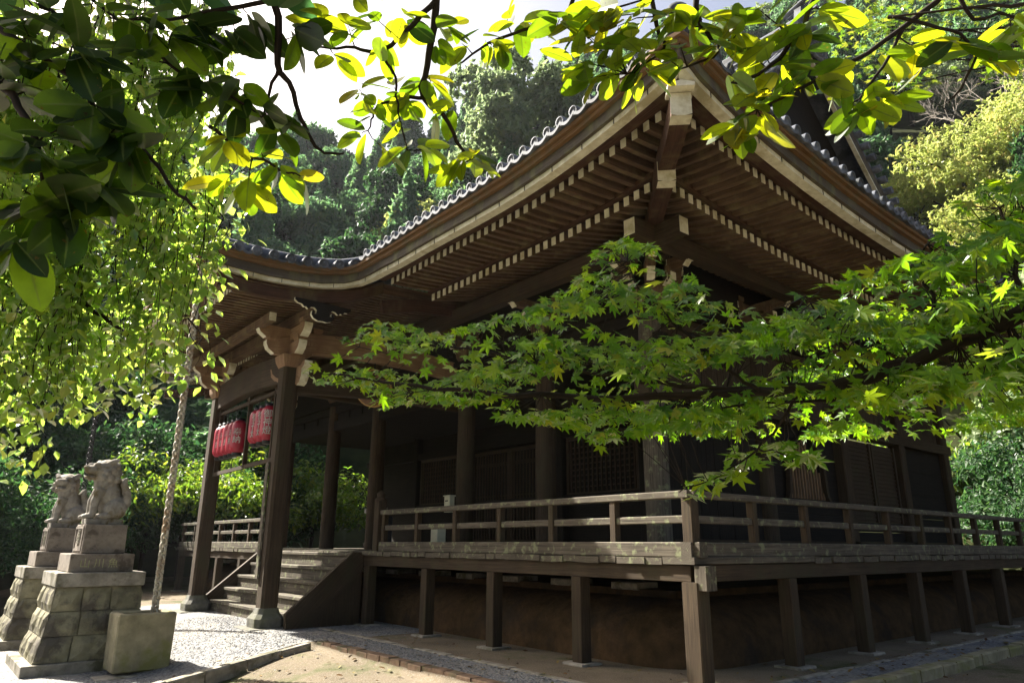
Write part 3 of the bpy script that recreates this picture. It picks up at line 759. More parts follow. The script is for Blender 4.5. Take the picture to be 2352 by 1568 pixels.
# cover-tile rolls with round end tiles and dished pan tiles at the eave
def rolls(fr, pitch=.285):
    q = MB(); k = 0; amax = 2*YC if fr == 1 else 2*XR
    a = -.86
    while a < (7.2 if fr == 1 else 19.5):
        u1 = min(10.4 if a > 2.1 else a+1.05, 10.4) if fr == 1 else min(a+1.05, 3.4)
        us = np.concatenate([[0, .35], np.linspace(.8, max(u1, .9), 7)])
        pts = [((u-1.05, a, rz(u-1.05, a, True)+.045) if fr == 1 else (a, u-1.05, rz(u-1.05, a, False)+.045)) for u in us if u <= max(u1, .5)]
        if len(pts) > 1: q.tube(pts, .075, 8)
        e = np.array(pts[0]); ax = np.array((-1., 0, -.1)) if fr == 1 else np.array((0, -1., -.1))
        q.lathe(e-ax*.05, [(.088, 0), (.088, .10), (.088, .11), (.066, .112), (.064, .095), (.03, .095), (.0, .11)], 12, 0, ax)
        # dished lip between two rolls
        al = np.array((0, 1., 0)) if fr == 1 else np.array((1., 0, 0))
        L1 = []; L2 = []
        zn = (rz(-1.05, a+pitch, fr == 1)-rz(-1.05, a, fr == 1))
        for s_ in np.linspace(0, 1, 7):
            p = e+ax*.06+al*(pitch*s_)+np.array((0, 0, zn*s_-.05-.075*math.sin(math.pi*s_))); L1.append(p); L2.append(p+np.array((0, 0, .055)))
        q.grid([L1, L2]); q.grid([L2, [p-ax*.5+np.array((0, 0, .2)) for p in L2]]); q.grid([L1, [p-ax*.2 for p in L1]])
        a += pitch; k += 1
    q.build('tile_rows', 'tile', roof)
rolls(1); rolls(0)
q = MB()
a = 2*YC-7.2
while a < 2*YC+.86: 
    aa_ = 2*YC-a; q.tube([(u-1.05, a, rz(u-1.05, aa_, True)+.045) for u in (0, .4, 1.2, 2.4)], .075, 6); a += .285
a = 7.4
while a < 2*YC-7.2:
    q.tube([(u-1.05, a, rz(u-1.05, min(a, 2*YC-a), True)+.045) for u in np.linspace(1.2, 10.4, 8)], .075, 6); a += .285
q.build('tile_rows', 'tile', roof)
# hip ridges
for mm in ((lambda p: p), mir):
    q = MB(); pts = [mm((o-.0, o-.0, rz(o, o, True)+.10)) for o in np.linspace(-.95, 2.2, 8)]
    q.path(pts, .30, .26, 0); q.tube([tuple(np.array(p)+(0, 0, .17)) for p in pts], .10, 10)
    q.build('hip_ridge', 'tile', roof)
    q = MB(); e = np.array(mm((-1.0, -1.0, rz(-1.0, -1.0, True)+.22))); q.lathe(e, [(.15, 0), (.15, .1), (.1, .12), (0, .12)], 14, 0, mm((-1, -1, 0)) if mm is not mir else (-1, 1, 0)); q.build('ridge_end_tile', 'tile', roof)
# main ridge with end ornament
q = MB(); q.box((XR-.24, 2.2, 15.2), (XR+.24, 2*YC-2.2, 15.95))
for k in range(3): q.box((XR-.29, 2.15, 15.35+.2*k), (XR+.29, 2*YC-2.15, 15.40+.2*k))
q.tube([(XR, 2.1, 16.02), (XR, 2*YC-2.1, 16.02)], .13, 12); q.build('main_ridge', 'tile', roof)
q = MB()
q.prism([(-.62, 0), (-.72, .35), (-.5, .62), (-.42, .95), (-.2, 1.12), (.2, 1.12), (.42, .95), (.5, .62), (.72, .35), (.62, 0)], (XR, 2.12, 15.15), (1, 0, 0), (0, 0, 1), .2)
q.ell((XR, 1.98, 15.7), (.3, .2, .32)); q.ell((XR-.5, 2.0, 15.4), (.2, .13, .16)); q.ell((XR+.5, 2.0, 15.4), (.2, .13, .16))
for dx in (-.28, 0, .28): q.tube([(XR+dx, 2.5, 16.25-.3*abs(dx)), (XR+dx, 1.75, 16.45-.3*abs(dx))], .085, 10)
for k in range(4): q.tube([(XR-.75, 1.9, 15.1-.0+.12*k-.4), (XR+.75, 1.9, 15.1+.12*k-.4)], .06, 8)
q.build('ridge_ornament', 'tile', roof)
# gable end: plank wall, bargeboards, verge tiles
def prof_x(u): return u-1.05
gp = [(prof_x(u), slope(u)) for u in np.linspace(3.4, 10.5, 14)]; gp2 = [(2*XR-x, z) for x, z in gp[::-1]]
q = MB(); q.prism([(x, z-.3) for x, z in gp+gp2], (0, 2.75, 0), (1, 0, 0), (0, 0, 1), .1); q.build('gable_wall', 'wood_dark', roof)
for sgn in (0, 1):
    G = [(2*XR-x if sgn else x, z) for x, z in gp]
    q = MB(); q.grid([[(x, 2.02, z-.62) for x, z in G], [(x, 2.02, z-.10) for x, z in G], [(x, 2.12, z-.10) for x, z in G], [(x, 2.12, z-.62) for x, z in G], [(x, 2.02, z-.62) for x, z in G]], 0, 1, False); q.build('bargeboard', 'wood_band', roof)
    q = MB(); q.grid([[(x, 1.99, z-.70) for x, z in G], [(x, 1.99, z-.622) for x, z in G], [(x, 2.1, z-.622) for x, z in G], [(x, 2.1, z-.70) for x, z in G], [(x, 1.99, z-.70) for x, z in G]], 0, 1, False); q.build('bargeboard_edge', 'white', roof)
    q = MB(); q.tube([(x, 2.2, z+.16) for x, z in G], .12, 10); q.path([(x, 2.2, z) for x, z in G], .3, .2)
    for i in range(24):
        t = (i+.5)/24*(len(G)-1); k = int(t); f = t-k; x = G[k][0]*(1-f)+G[k+1][0]*f; z = G[k][1]*(1-f)+G[k+1][1]*f
        q.lathe((x, 2.3, z+.02), [(.11, 0), (.11, .5), (.085, .51), (.08, .49), (0, .49)], 12, 0, (0, -1, -.05))
    q.build('verge_tiles', 'tile', roof)
# --- the porch
KX = [(-3.95, 6.63), (-3.5, 6.61), (-2.95, 6.61), (-2.35, 6.65), (-1.8, 6.72), (-1.32, 6.83), (-.9, 7.0), (-.4, 7.22), (.2, 7.5), (1.0, 7.85)]
kx = np.array([p[0] for p in KX]); kz = np.array([p[1] for p in KX])
def kroof(x): return float(np.interp(x, kx, kz))+.40
porch = part('porch', 'wood_dark', lambda q: q.box((2.5, 9.2, 6.3), (2.7, 13.7, 6.5)))
xs = np.linspace(-4.1, .9, 22)
q = MB(); q.grid([[(x, y, kroof(x)+.02) for x in xs] for y in (7.45, 2*YC-7.45)], 0, 1, False); q.build('porch_roof', 'tile', porch)
q = MB()
for i in range(9):
    x = -3.96+.345*i; z = kroof(x)+.06
    q.tube([(x, 7.9, z+.05), (x, 7.40, z)], .088, 12); q.lathe((x, 7.42, z), [(.102, 0), (.102, .05), (.082, .055), (.078, .045), (.05, .045), (.045, .055), (.02, .055), (0, .06)], 18, 0, (0, -1, -.08))
    if i < 8:
        L1 = [np.array((x+.345*t, 7.40, z+(kroof(x+.345)-kroof(x))*t-.03-.085*math.sin(math.pi*t))) for t in np.linspace(0, 1, 8)]
        for k in range(2):
            A = [p+np.array((0, .03*k, .03*k)) for p in L1]; B_ = [p+np.array((0, 0, .035)) for p in A]
            q.grid([A, B_]); q.grid([B_, [p+np.array((0, .4, .05)) for p in B_]])
q.build('verge_tiles', 'tile', porch)
q = MB()
for y, dz in ((7.72, .17), (8.02, .10)):
    X2 = np.linspace(-4.0, .3, 14)
    for i in range(13):
        q.tube([(X2[i], y, kroof(X2[i])+dz), (X2[i+1]+.015, y, kroof(X2[i+1])+dz+.006)], [.115, .108], 12)
q.build('verge_ridge', 'tile', porch)
q = MB()
y = 8.3
while y < 2*YC-7.5: q.tube([(x, y, kroof(x)+.06) for x in np.linspace(-4.1, .9, 9)], .075, 8); q.lathe((-4.06, y, kroof(-4.06)+.05), [(.09, 0), (.09, .08), (0, .085)], 12, 0, (-1, 0, -.05)); y += .285
q.build('tile_rows', 'tile', porch)
q = MB()                                           # porch rafters
y = 7.95
while y < 2*YC-7.8:
    pts = [(x, y, kroof(x)-.46-.10*(x > -3.6)) for x in (-3.45, -2.6, -1.8, -1.0, -.3)]+[(1.2, y, 7.18), (2.6, y, 7.36)]
    q.path(pts, .09, .13, 0)
    q.prism([(-.05, -.07), (.05, -.07), (.05, .07), (-.05, .07)], (-3.458, y, pts[0][2]), (0, 1, 0), (0, 0, 1), -.012, 1); y += .19
q.build('porch_rafter_row', ['wood_rafter', 'white'], porch)
q = MB(); q.grid([[(x, y, kroof(x)-.46-.10*(x > -3.6)+.075) for x in (-3.9, -3.45, -2.6, -1.8, -1.0, -.3)]+[(1.2, y, 7.26), (2.6, y, 7.44)] for y in (7.66, 2*YC-7.66)], 0, 1, False); q.build('soffit_board', 'wood_rafter', porch)
q = MB(); q.grid([[(x, 7.72, kroof(x)-.70) for x in np.linspace(-3.8, -.3, 12)], [(x, 7.72, kroof(x)-.41) for x in np.linspace(-3.8, -.3, 12)], [(x, 7.84, kroof(x)-.41) for x in np.linspace(-3.8, -.3, 12)], [(x, 7.84, kroof(x)-.70) for x in np.linspace(-3.8, -.3, 12)], [(x, 7.72, kroof(x)-.70) for x in np.linspace(-3.8, -.3, 12)]], 0, 1, False)
q.path([(-.3, 7.78, 6.66), (.6, 7.78, 6.90), (1.7, 7.78, 7.0)], .12, .30, 0); q.build('verge_board', 'wood_red', porch)
# porch posts on moulded stone bases
PY = (9.19, 13.74); PX = -1.70
for y in PY:
    pp = part('porch_post', 'wood_post', lambda q: q.path([(PX, y, .36), (PX, y, 5.3)], .35, .35, 0, (0, 1, 0), None, .05), 0, porch)
    def base(q):
        for r, z0, r1, z1 in ((.29, -.02, .30, .10), (.30, .10, .30, .18), (.30, .18, .235, .27), (.235, .27, .205, .37)):
            q.path([(PX, y, z0), (PX, y, z1)], [2*r, 2*r1], [2*r, 2*r1], 0, (0, 1, 0), None, .09)
        q.box((PX-.46, y-.46, -.08), (PX+.46, y+.46, .015), 0)
    q = MB(); base(q); q.build('post_base', 'stone_base', pp, .015)
# rainbow beam between the posts, tie beams back to the hall
q = MB(); ys = np.linspace(9.36, 13.57, 13); q.path([(PX, y, 5.30+.10*math.sin(math.pi*(y-9.36)/4.21)) for y in ys], .24, [.66]*13, 0)
q.prism([(0, 0), (.12, .05), (.30, .10), (.5, .22), (.58, .42), (.52, .40), (.44, .28), (.2, .16), (0, .10)], (PX-.124, 9.4, 4.99), (0, 1, 0), (0, 0, 1), .01, 1)
q.build('rainbow_beam', ['wood_post', 'wood_carved'], porch, .02)
q = MB(); q.path([(PX-.35, 9.19, 5.75), (PX+.4, 9.19, 5.92), (-.1, 9.17, 6.02), (1.3, 9.12, 6.0), (2.62, 9.05, 5.86)], .22, [.34, .46, .5, .5, .46], 0); q.build('link_beam', 'wood_carved', porch, .02)
q = MB(); q.path([(PX+.1, 9.19, 4.95), (.6, 9.05, 5.06), (2.6, 8.85, 4.98)], .2, .36, 0); q.path([(PX+.1, 13.74, 5.75), (.6, 13.6, 5.9), (2.6, 13.3, 5.8)], .22, .42, 0); q.build('link_beam', 'wood_post', porch, .02)
# bracket sets on the porch posts: block, arms both ways, nosings with pale ends
def scroll(n=18, turns=1.1, r0=.02, r1=.14): return [((r0+(r1-r0)*i/n)*math.cos(turns*2*math.pi*i/n), (r0+(r1-r0)*i/n)*math.sin(turns*2*math.pi*i/n)) for i in range(n+1)]
for y, o in ((9.19, -1), (13.74, 1)):
    q = MB(); q.path([(PX, y, 5.30), (PX, y, 5.42), (PX, y, 5.56)], [.36, .46, .50], [.36, .46, .50], 0, (0, 1, 0)); b0 = q.build('bracket', 'wood_carved', porch, .008)
    nose = [(0, .0), (.38, .02), (.52, .10), (.55, .22), (.66, .26), (.70, .36), (.62, .42), (0, .42)]
    for lv, ext in ((0, .0), (1, .22)):
        q = MB(); z = 5.56+.34*lv
        for d, s_ in (((0, o, 0), 1.0), ((-1, 0, 0), .95), ((0, -o, 0), .8), ((1, 0, 0), .8)):
            d = np.array(d, float); sd = np.cross(d, (0, 0, 1))
            prf = [(0, .0), ((.42+ext)*s_, .0), ((.56+ext)*s_, .09), ((.62+ext)*s_, .20), ((.62+ext)*s_, .27), (0, .27)]
            q.prism(prf, np.array((PX, y, z))+sd*.09, d, (0, 0, 1), -.18, 0)
            for (a0, z0), (a1, z1) in zip(prf[1:4], prf[2:5]):
                A = np.array((PX, y, z)); e = .006
                q.add([A+sd*.092+d*(a0+e)+np.array((0, 0, z0-e)), A-sd*.092+d*(a0+e)+np.array((0, 0, z0-e)), A-sd*.092+d*(a1+e)+np.array((0, 0, z1)), A+sd*.092+d*(a1+e)+np.array((0, 0, z1))], [(0, 1, 2, 3)], 1)
            p = np.array((PX, y, z+.27))+d*(.46+ext)*s_
            q.path([p, p+(0, 0, .05), p+(0, 0, .12)], [.17, .23, .23], [.17, .23, .23], 0, d)
        q.build('bracket_arm', ['wood_carved', 'white'], b0)
    q = MB(); A = np.array((PX, y, 5.0))                      # curled elephant-nose nosing below, pointing sideways
    cur = [(.0, .05), (.10, .0), (.22, .05), (.30, .17), (.30, .34), (.42, .40), (.44, .5), (.34, .5), (.22, .42), (.0, .42)]
    q.prism(cur, A+np.array((.09, o*.15, -.1)), (0, o, 0), (0, 0, 1), .18*(1 if o < 0 else -1)*-1, 0, 1); q.build('nosing', ['wood_carved', 'white'], b0)
# purlin and cloud-shaped pendant board under the verge
q = MB(); q.beam((PX, 7.75, 6.32), (PX, 2*YC-7.75, 6.32), .22, .26, 0, (0, 0, 1), 1)
q.beam((PX-.75, 8.45, 6.16), (PX-.75, 2*YC-8.45, 6.16), .15, .18, 0, (0, 0, 1), 1); q.build('porch_purlin', ['wood_rafter', 'white'], porch)
half = [(0, -.30), (.10, -.31), (.20, -.27), (.25, -.20), (.24, -.12), (.20, -.10), (.18, -.14), (.20, -.17), (.15, -.17), (.14, -.09), (.20, -.04), (.27, -.05), (.33, -.10), (.38, -.06), (.42, -.07), (.47, -.02), (.55, -.01), (.62, .04), (.62, .09), (0, .10)]
cloud = half+[(-x, z) for x, z in half[::-1]][1:-1]
q = MB(); q.prism(cloud, (PX+.0, 7.66, 6.32), (1, 0, 0), (0, 0, 1), -.07, 0, 1)
q.build('cloud_pendant', ['wood_dark', 'white'], porch)

# ------------------------------------------------------------------ small things on and by the hall
def lettering(name, text, size, mat, parent, place, extrude=.004, lines=True):
    """text turned to a mesh; place(x, y) -> world point of the flat letter coordinates (metres)"""
    cu = bpy.data.curves.new(name, 'FONT'); cu.body = text; cu.size = size; cu.align_x = 'CENTER'; cu.align_y = 'CENTER'; cu.extrude = extrude; cu.space_line = .92; cu.resolution_u = 2
    t = bpy.data.objects.new(name+'_tmp', cu); COL.objects.link(t); bpy.context.view_layer.update()
    me = bpy.data.meshes.new_from_object(t.evaluated_get(bpy.context.evaluated_depsgraph_get())); bpy.data.objects.remove(t); bpy.data.curves.remove(cu)
    base = world_loc(parent)
    for v in me.vertices: v.co = Vector(tuple(np.array(place(v.co.x, v.co.y, v.co.z))-base))
    me.name = name; me.materials.clear(); me.materials.append(M[mat])
    o = bpy.data.objects.new(name, me); COL.objects.link(o); o.parent = parent; return o
LR, LH = .19, .80
def lantern(x, y, z, label, text):
    t = thing('paper_lantern', label, 'lantern', (x, y, z), 'red paper lanterns under the porch beam')
    h = LH/2; prof = []
    for i in range(33):
        s_ = -1+2*i/32; r = LR*min(1, (1-abs(s_)**7)**.5+.0) if abs(s_) < .999 else LR*.55
        prof.append((max(LR*.55, r)+.003*(1 if i % 2 else -1), h*s_))
    q = MB(); q.lathe((x, y, z), prof, 20); q.build('lantern_body', 'red_paper', t)
    q = MB(); q.lathe((x, y, z+h-.01), [(LR*.62, 0), (LR*.62, .06), (LR*.5, .065)], 16); q.build('top_ring', 'black', t)
    q = MB(); q.lathe((x, y, z-h-.06), [(LR*.5, 0), (LR*.62, .01), (LR*.62, .075)], 16); q.build('bottom_ring', 'black', t)
    q = MB(); q.tube([(x, y, z+h+.05), (x, y, 4.82)], .008, 5); q.build('cord', 'black', t)
    a0 = math.atan2(-.85, -.55)
    lettering('lettering', text, .20, 'letter', t, lambda u, v, w_: (x+(LR+.004+w_)*math.cos(a0+u/LR), y+(LR+.004+w_)*math.sin(a0+u/LR), z+v))
LX = PX
for k, (y, wh) in enumerate(((13.25, 'red paper lantern hanging beside the far porch post'), (12.93, 'second red paper lantern from the far porch post'), (12.61, 'middle red paper lantern of the row of five, third from the far porch post'), (12.29, 'fourth red paper lantern from the far porch post, next to last of its row'), (11.97, 'red lantern ending the row of five, just left of the hanging wood strip'))):
    lantern(LX, y, 4.10, wh, '奉\n納')
for k, (y, wh) in enumerate(((10.78, 'red paper lantern right of the hanging wood strip, first of the row of three'), (10.42, 'middle red paper lantern of the row of three'), (10.06, 'red paper lantern close behind the near porch post'))):
    lantern(LX, y, 4.19, wh, ('御\n神\n燈', '御\n神\n燈', '御\n神\n燈')[k])
q = MB(); q.beam((LX, 9.36, 4.86), (LX, 13.58, 4.86), .07, .08); q.build('lantern_rail', 'wood_post', porch)
q = MB(); q.beam((LX, 9.36, 3.36), (LX, 13.58, 3.30), .06, .09); q.build('lantern_rail', 'wood_post', porch)
for y in (11.38, 13.46): 
    q = MB(); q.beam((LX, y, 3.34), (LX, y, 5.0), .09, .07, 0, (0, 1, 0)); q.build('hanging_strip', 'wood_post', porch)
q = MB(); q.beam((LX, 9.78, 3.37), (LX, 9.78, 5.0), .07, .07, 0, (0, 1, 0)); q.build('hanging_strip', 'wood_post', porch)
t = thing('notice_board', 'tall narrow wooden board fixed to the side of the near porch post', 'board', (PX-.05, 9.40, .9))
q = MB(); q.beam((PX-.21, 9.33, .92), (PX-.21, 9.35, 3.25), .14, .03, 0, (1, 0, 0)); q.build('plank', 'wood_grey', t, .006)
t = thing('temple_gong', 'round brown gong hanging under the porch link beam', 'gong', (.4, 9.2, 4.75))
q = MB(); q.lathe((.4, 9.2, 5.16), [(.0, -.13), (.30, -.10), (.42, -.04), (.42, .04), (.30, .10), (0, .13)], 24, 0, (-.75, -.66, -.25)); q.build('gong_body', 'bronze', t)
q = MB(); q.lathe((.4, 9.2, 5.16), [(.42, -.035), (.455, -.02), (.455, .02), (.42, .035)], 24, 0, (-.75, -.66, -.25)); q.build('rim', 'gold', t)
q = MB(); q.tube([(.4, 9.2, 5.5), (.4, 9.2, 5.85)], .015, 6); q.build('hanger', 'black', t)
t = thing('offering_box', 'small cream box fixed on the front column behind the rail', 'box', (2.45, 8.95, 2.5))
def cbox(q): q.box((2.35, 8.72, 2.35), (2.5, 8.95, 2.72)); q.box((2.33, 8.70, 2.72), (2.52, 8.97, 2.75))
q = MB(); cbox(q); q.build('box_body', 'cream', t, .01)
q = MB(); q.box((2.342, 8.78, 2.6), (2.348, 8.9, 2.63)); q.build('slot', 'black', t)
t = thing('white_crate', 'small pale upright box standing on the veranda behind the rail near the steps', 'box', (1.3, 7.6, DK))
q = MB(); q.box((1.2, 7.48, DK), (1.42, 7.74, DK+.52)); q.build('box_body', 'cream', t, .01)
q = MB(); q.box((1.19, 7.47, DK+.52), (1.43, 7.75, DK+.56)); q.build('lid', 'cream', t, .006)
t = thing('blue_bowl', 'small pale blue bowl on the veranda floor inside the corner of the rail', 'bowl', (1.05, 1.35, DK))
q = MB(); q.lathe((1.05, 1.35, DK), [(.07, 0), (.08, .02), (.13, .09), (.17, .16), (.16, .16), (.12, .09), (0, .04)], 16); q.build('bowl_body', 'blue_cloth', t)
t = thing('umbrella_stand', 'dark slim box with white papers beside the near newel post', 'stand', (-.1, 8.3, DK))
q = MB(); q.box((.26, 8.1, DK), (.46, 8.3, DK+.72)); q.build('stand_body', 'black', t, .01)
q = MB(); q.box((.3, 8.16, DK+.72), (.34, 8.26, DK+.9)); q.build('paper', 'cream', t)
t = thing('marker_stone', 'small pale upright marker at the left foot of the steps', 'marker', (-1.62, 13.55, 0))
q = MB(); q.box((-1.72, 13.5, -.02), (-1.62, 13.62, .24)); q.build('marker_block', 'stone', t, .01)

# ------------------------------------------------------------------ rain chains and stone trough
def rain_chain(x, y, z0, z1, label, mat='rust_iron', r_=.021):
    t = thing('rain_chain', label, 'rain chain', (x, y, z0), 'rain chains under the porch eave')
    q = MB(); z = z0; k = 0
    while z < z1:
        a = (k % 2)*math.pi/2+.5; d = np.array((math.cos(a), math.sin(a), 0)); c = np.array((x, y, z))
        pts = [c+d*.062*math.sin(u)+np.array((0, 0, .062*(-math.cos(u)))) for u in np.linspace(0, 2*math.pi, 11)]
        q.tube(pts, r_, 5, 0, False); z += .072; k += 1
    q.build('chain', mat, t)
rain_chain(-4.08, 8.02, .12, 6.72, 'pale rain chain hanging from the near porch corner into the stone trough')
rain_chain(-4.3, 15.2, .0, 6.72, 'dark rain chain hanging behind the stone lions', 'black', .016)
BX = (-4.68, -3.80); BY = (7.70, 8.40); BZ = (-.38, .50)
t = thing('stone_trough', 'mossy square stone trough catching the rain chain', 'trough', (-4.24, 8.05, BZ[0]))
q = MB()
x0, x1 = BX; y0, y1 = BY; ta = .015
lo = [(x0+ta, y0+ta), (x1-ta, y0+ta), (x1-ta, y1-ta), (x0+ta, y1-ta)]; hi = [(x0, y0), (x1, y0), (x1, y1), (x0, y1)]
inn = [(x0+.11, y0+.11), (x1-.11, y0+.11), (x1-.11, y1-.11), (x0+.11, y1-.11)]
V = [(*p, BZ[0]) for p in lo]+[(*p, BZ[1]) for p in hi]+[(*p, BZ[1]) for p in inn]+[(*p, BZ[1]-.22) for p in inn]
F = [(3, 2, 1, 0)]+[(i, (i+1) % 4, 4+(i+1) % 4, 4+i) for i in range(4)]+[(4+i, 4+(i+1) % 4, 8+(i+1) % 4, 8+i) for i in range(4)]+[(8+i, 8+(i+1) % 4, 12+(i+1) % 4, 12+i) for i in range(4)]+[(12, 13, 14, 15)]
q.add(V, F); q.build('trough_body', 'stone_moss', t, .025)
q = MB(); q.add([(*p, BZ[1]-.10) for p in inn], [(0, 1, 2, 3)]); q.build('rusty_water', 'bronze', t)
q = MB(); q.box((x0-.22, y0-.20, BZ[0]-.12), (x1-.05, y0+.25, BZ[0]-.03)); q.box((x0+.1, y0+.28, BZ[0]-.12), (x1+.12, y1, BZ[0]-.035)); q.build('foot_slab', 'stone', t, .02)
# ------------------------------------------------------------------ lion pedestals
def block(q, x0, x1, y0, y1, z0, z1, ins=0., mat=0):
    V = [(x0, y0, z0), (x1, y0, z0), (x1, y1, z0), (x0, y1, z0), (x0+ins, y0+ins, z1), (x1-ins, y0+ins, z1), (x1-ins, y1-ins, z1), (x0+ins, y1-ins, z1)]
    q.add(V, [(3, 2, 1, 0), (4, 5, 6, 7), (0, 1, 5, 4), (1, 2, 6, 5), (2, 3, 7, 6), (3, 0, 4, 7)], mat)
def pedestal(dx, dy, label, text, seed):
    rr = random.Random(seed)
    t = thing('lion_pedestal', label, 'pedestal', (-4.8+dx, 9.5+dy, -.44), 'stepped stone pedestals of the guardian lions')
    def B(name, mat, x0, x1, y0, y1, z0, z1, ins=0, bev=.012):
        q = MB(); block(q, x0+dx, x1+dx, y0+dy, y1+dy, z0, z1, ins); return q.build(name, mat, t, bev)
    B('plinth', 'stone', -5.78, -3.72, 8.55, 10.55, -.50, -.27)
    # battered courses of rough blocks
    zs = (-.268, .12, .50, .88); hb = [.17*(1-i/3)**1.6 for i in range(4)]
    cx, cy = -4.80, 9.52; hx, hy = .655, .70
    for i in range(3):
        a, c = hb[i], hb[i+1]; q = MB()
        for side in range(4):
            n = 3; cuts = [0]+[(k+rr.uniform(-.15, .15))/n for k in range(1, n)]+[1]
            for s0, s1 in zip(cuts[:-1], cuts[1:]):
                g = .006
                def pt(s_, r, z):
                    X, Y = hx+r, hy+r
                    return [(cx-X+2*X*s_, cy-Y), (cx+X, cy-Y+2*Y*s_), (cx+X-2*X*s_, cy+Y), (cx-X, cy+Y-2*Y*s_)][side]
                o = [0, 0]; n2 = [(0, -1), (1, 0), (0, 1), (-1, 0)][side]
                rows = []
                for r_, z in ((a, zs[i]+g), ((2*a+c)/3+0, zs[i]+(zs[i+1]-zs[i])*.3), ((a+2*c)/3, zs[i]+(zs[i+1]-zs[i])*.7), (c, zs[i+1]-g)):
                    row = []
                    for f in np.linspace(0, 1, 6):
                        p = pt(s0+(s1-s0)*f+(g if f == 0 else -g if f == 1 else 0), r_, z); edge = f in (0, 1) or z in (zs[i]+g, zs[i+1]-g)
                        bul = 0 if edge else rr.uniform(.015, .05)
                        row.append((p[0]+n2[0]*bul+dx, p[1]+n2[1]*bul+dy, z))
                    rows.append(row)
                q.grid(rows, 0, 1, False)
        block(q, cx-hx-c+.03+dx, cx+hx+c-.03+dx, cy-hy-c+.03+dy, cy+hy+c-.03+dy, zs[i], zs[i+1])
        q.build('block_course', 'stone_block', t)
    B('cap_slab', 'stone', -5.48, -4.12, 8.74, 10.30, .885, 1.11)
    B('middle_block', 'stone_red', -5.30, -4.30, 8.94, 10.10, 1.113, 1.415)
    top = B('inscribed_block', 'stone_red', -5.13, -4.44, 9.10, 9.96, 1.418, 1.915, .01)
    q = MB(); X = -5.136+dx                                   # sunk panel frame on the face towards the forecourt
    for a in ((9.18, 9.22, 1.46, 1.88), (9.84, 9.88, 1.46, 1.88), (9.22, 9.84, 1.46, 1.50), (9.22, 9.84, 1.84, 1.88)): q.box((X-.006, a[0]+dy, a[2]), (X+.03, a[1]+dy, a[3]))
    q.build('panel_frame', 'stone_red', top)
    lettering('carved_lettering', text, .34, 'wood_band', top, lambda u, v, w_: (X-.003-w_, 9.53+dy-u, 1.665+v), .004)
    return t
pedestal(0, 0, 'nearer stepped stone pedestal behind the trough, carrying a stone lion', '奉', 1)
pedestal(-.05, 3.75, 'farther stepped stone pedestal at the left edge, darker in shade', '献', 2)
q = MB()
mid = [o for o in COL.objects if o.name == 'middle_block'][0]
lettering('lichen_lettering', '山 川 魚', .17, 'moss_paint', mid, lambda u, v, w_: (-4.85+u, 8.938-w_, 1.25+v), .002)
# ------------------------------------------------------------------ guardian lions (carved stone, fused and softened)
def lion(cx, cy, z0, head, label, seed):
    t = thing('guardian_lion_statue', label, 'statue', (cx, cy, z0), 'seated stone guardian lions')
    q = MB(); block(q, cx-.30, cx+.30, cy-.24, cy+.24, z0, z0+.10); q.build('statue_base', 'stone_statue', t, .01)
    b = MB(); z = z0+.09
    A = lambda x, y, zz: (cx+x, cy+y, z+zz)                    # lion looks towards -x
    b.ell(A(.10, 0, .20), (.20, .17, .21)); b.ell(A(.02, 0, .38), (.17, .155, .24), rot=None); b.ell(A(-.05, 0, .55), (.15, .15, .17))
    for s_ in (-1, 1):
        b.ell(A(.12, .13*s_, .15), (.16, .085, .16)); b.ell(A(.0, .16*s_, .05), (.12, .06, .055))          # haunch, hind paw
        b.tube([A(-.10, .10*s_, .46), A(-.16, .11*s_, .28), A(-.17, .11*s_, .10), A(-.19, .11*s_, .04)], [.075, .065, .05, .055], 10)
        b.ell(A(-.22, .11*s_, .045), (.08, .06, .045))
        for k in (-1, 0, 1): b.ell(A(-.285, .11*s_+.035*k, .035), (.03, .02, .03))
    rot = rotz(head); H = np.array(A(-.10, 0, .74))
    def hp(x, y, zz): return tuple(H+rot@np.array((x, y, zz)))
    b.ell(H, (.20, .18, .18), rot=rot); b.ell(hp(.07, 0, .02), (.19, .20, .19), rot=rot)
    b.ell(hp(-.19, 0, .02), (.09, .115, .075), rot=rot); b.ell(hp(-.27, 0, .05), (.035, .055, .035), rot=rot)            # muzzle, nose
    b.ell(hp(-.19, 0, -.10), (.085, .09, .035), rot=rot)                                                                # jaw
    for s_ in (-1, 1):
        b.ell(hp(-.15, .075*s_, .10), (.05, .045, .04), rot=rot)                                                        # brow
        b.tube([hp(.0, .12*s_, .12), hp(.05, .17*s_, .17), hp(.11, .20*s_, .19)], [.05, .045, .012], 8)                 # ear
        for (u, v, r) in ((-.04, -.02, .055), (.03, -.10, .06), (.12, -.02, .06), (.10, .08, .055), (-.08, -.10, .045), (.14, -.12, .055), (.05, .03, .06)):
            b.ell(hp(u, .165*s_, v), (r, r*.6, r), rot=rot)                                                             # curls of the mane
    for (u, v) in ((.16, .1), (.2, 0), (.2, -.12), (.18, -.24), (.15, -.34)):
        for w_ in (-.08, 0, .08): b.ell(hp(u, w_, v), (.06, .05, .06), rot=rot)
    for yy in (-.07, 0, .07): b.tube([A(.22, yy, .12), A(.27, yy*1.3, .26), A(.25, yy*1.5, .42), A(.19, yy*1.6, .56), A(.22, yy*1.9, .66)], [.05, .065, .06, .05, .015], 8)   # tail plume laid up the back
    o = b.build('lion_body', 'stone_statue', t)
    r = o.modifiers.new('Fuse', 'REMESH'); r.mode = 'VOXEL'; r.voxel_size = .010; r.use_smooth_shade = True
    s2 = o.modifiers.new('Soften', 'SMOOTH'); s2.iterations = 2; s2.factor = .4
    o.scale = (1.22, 1.26, 1.15); o.location = (0, 0, -.012)
lion(-4.80, 9.50, 1.915, R(25), 'seated stone lion on the nearer pedestal, head turned up to the left', 3)
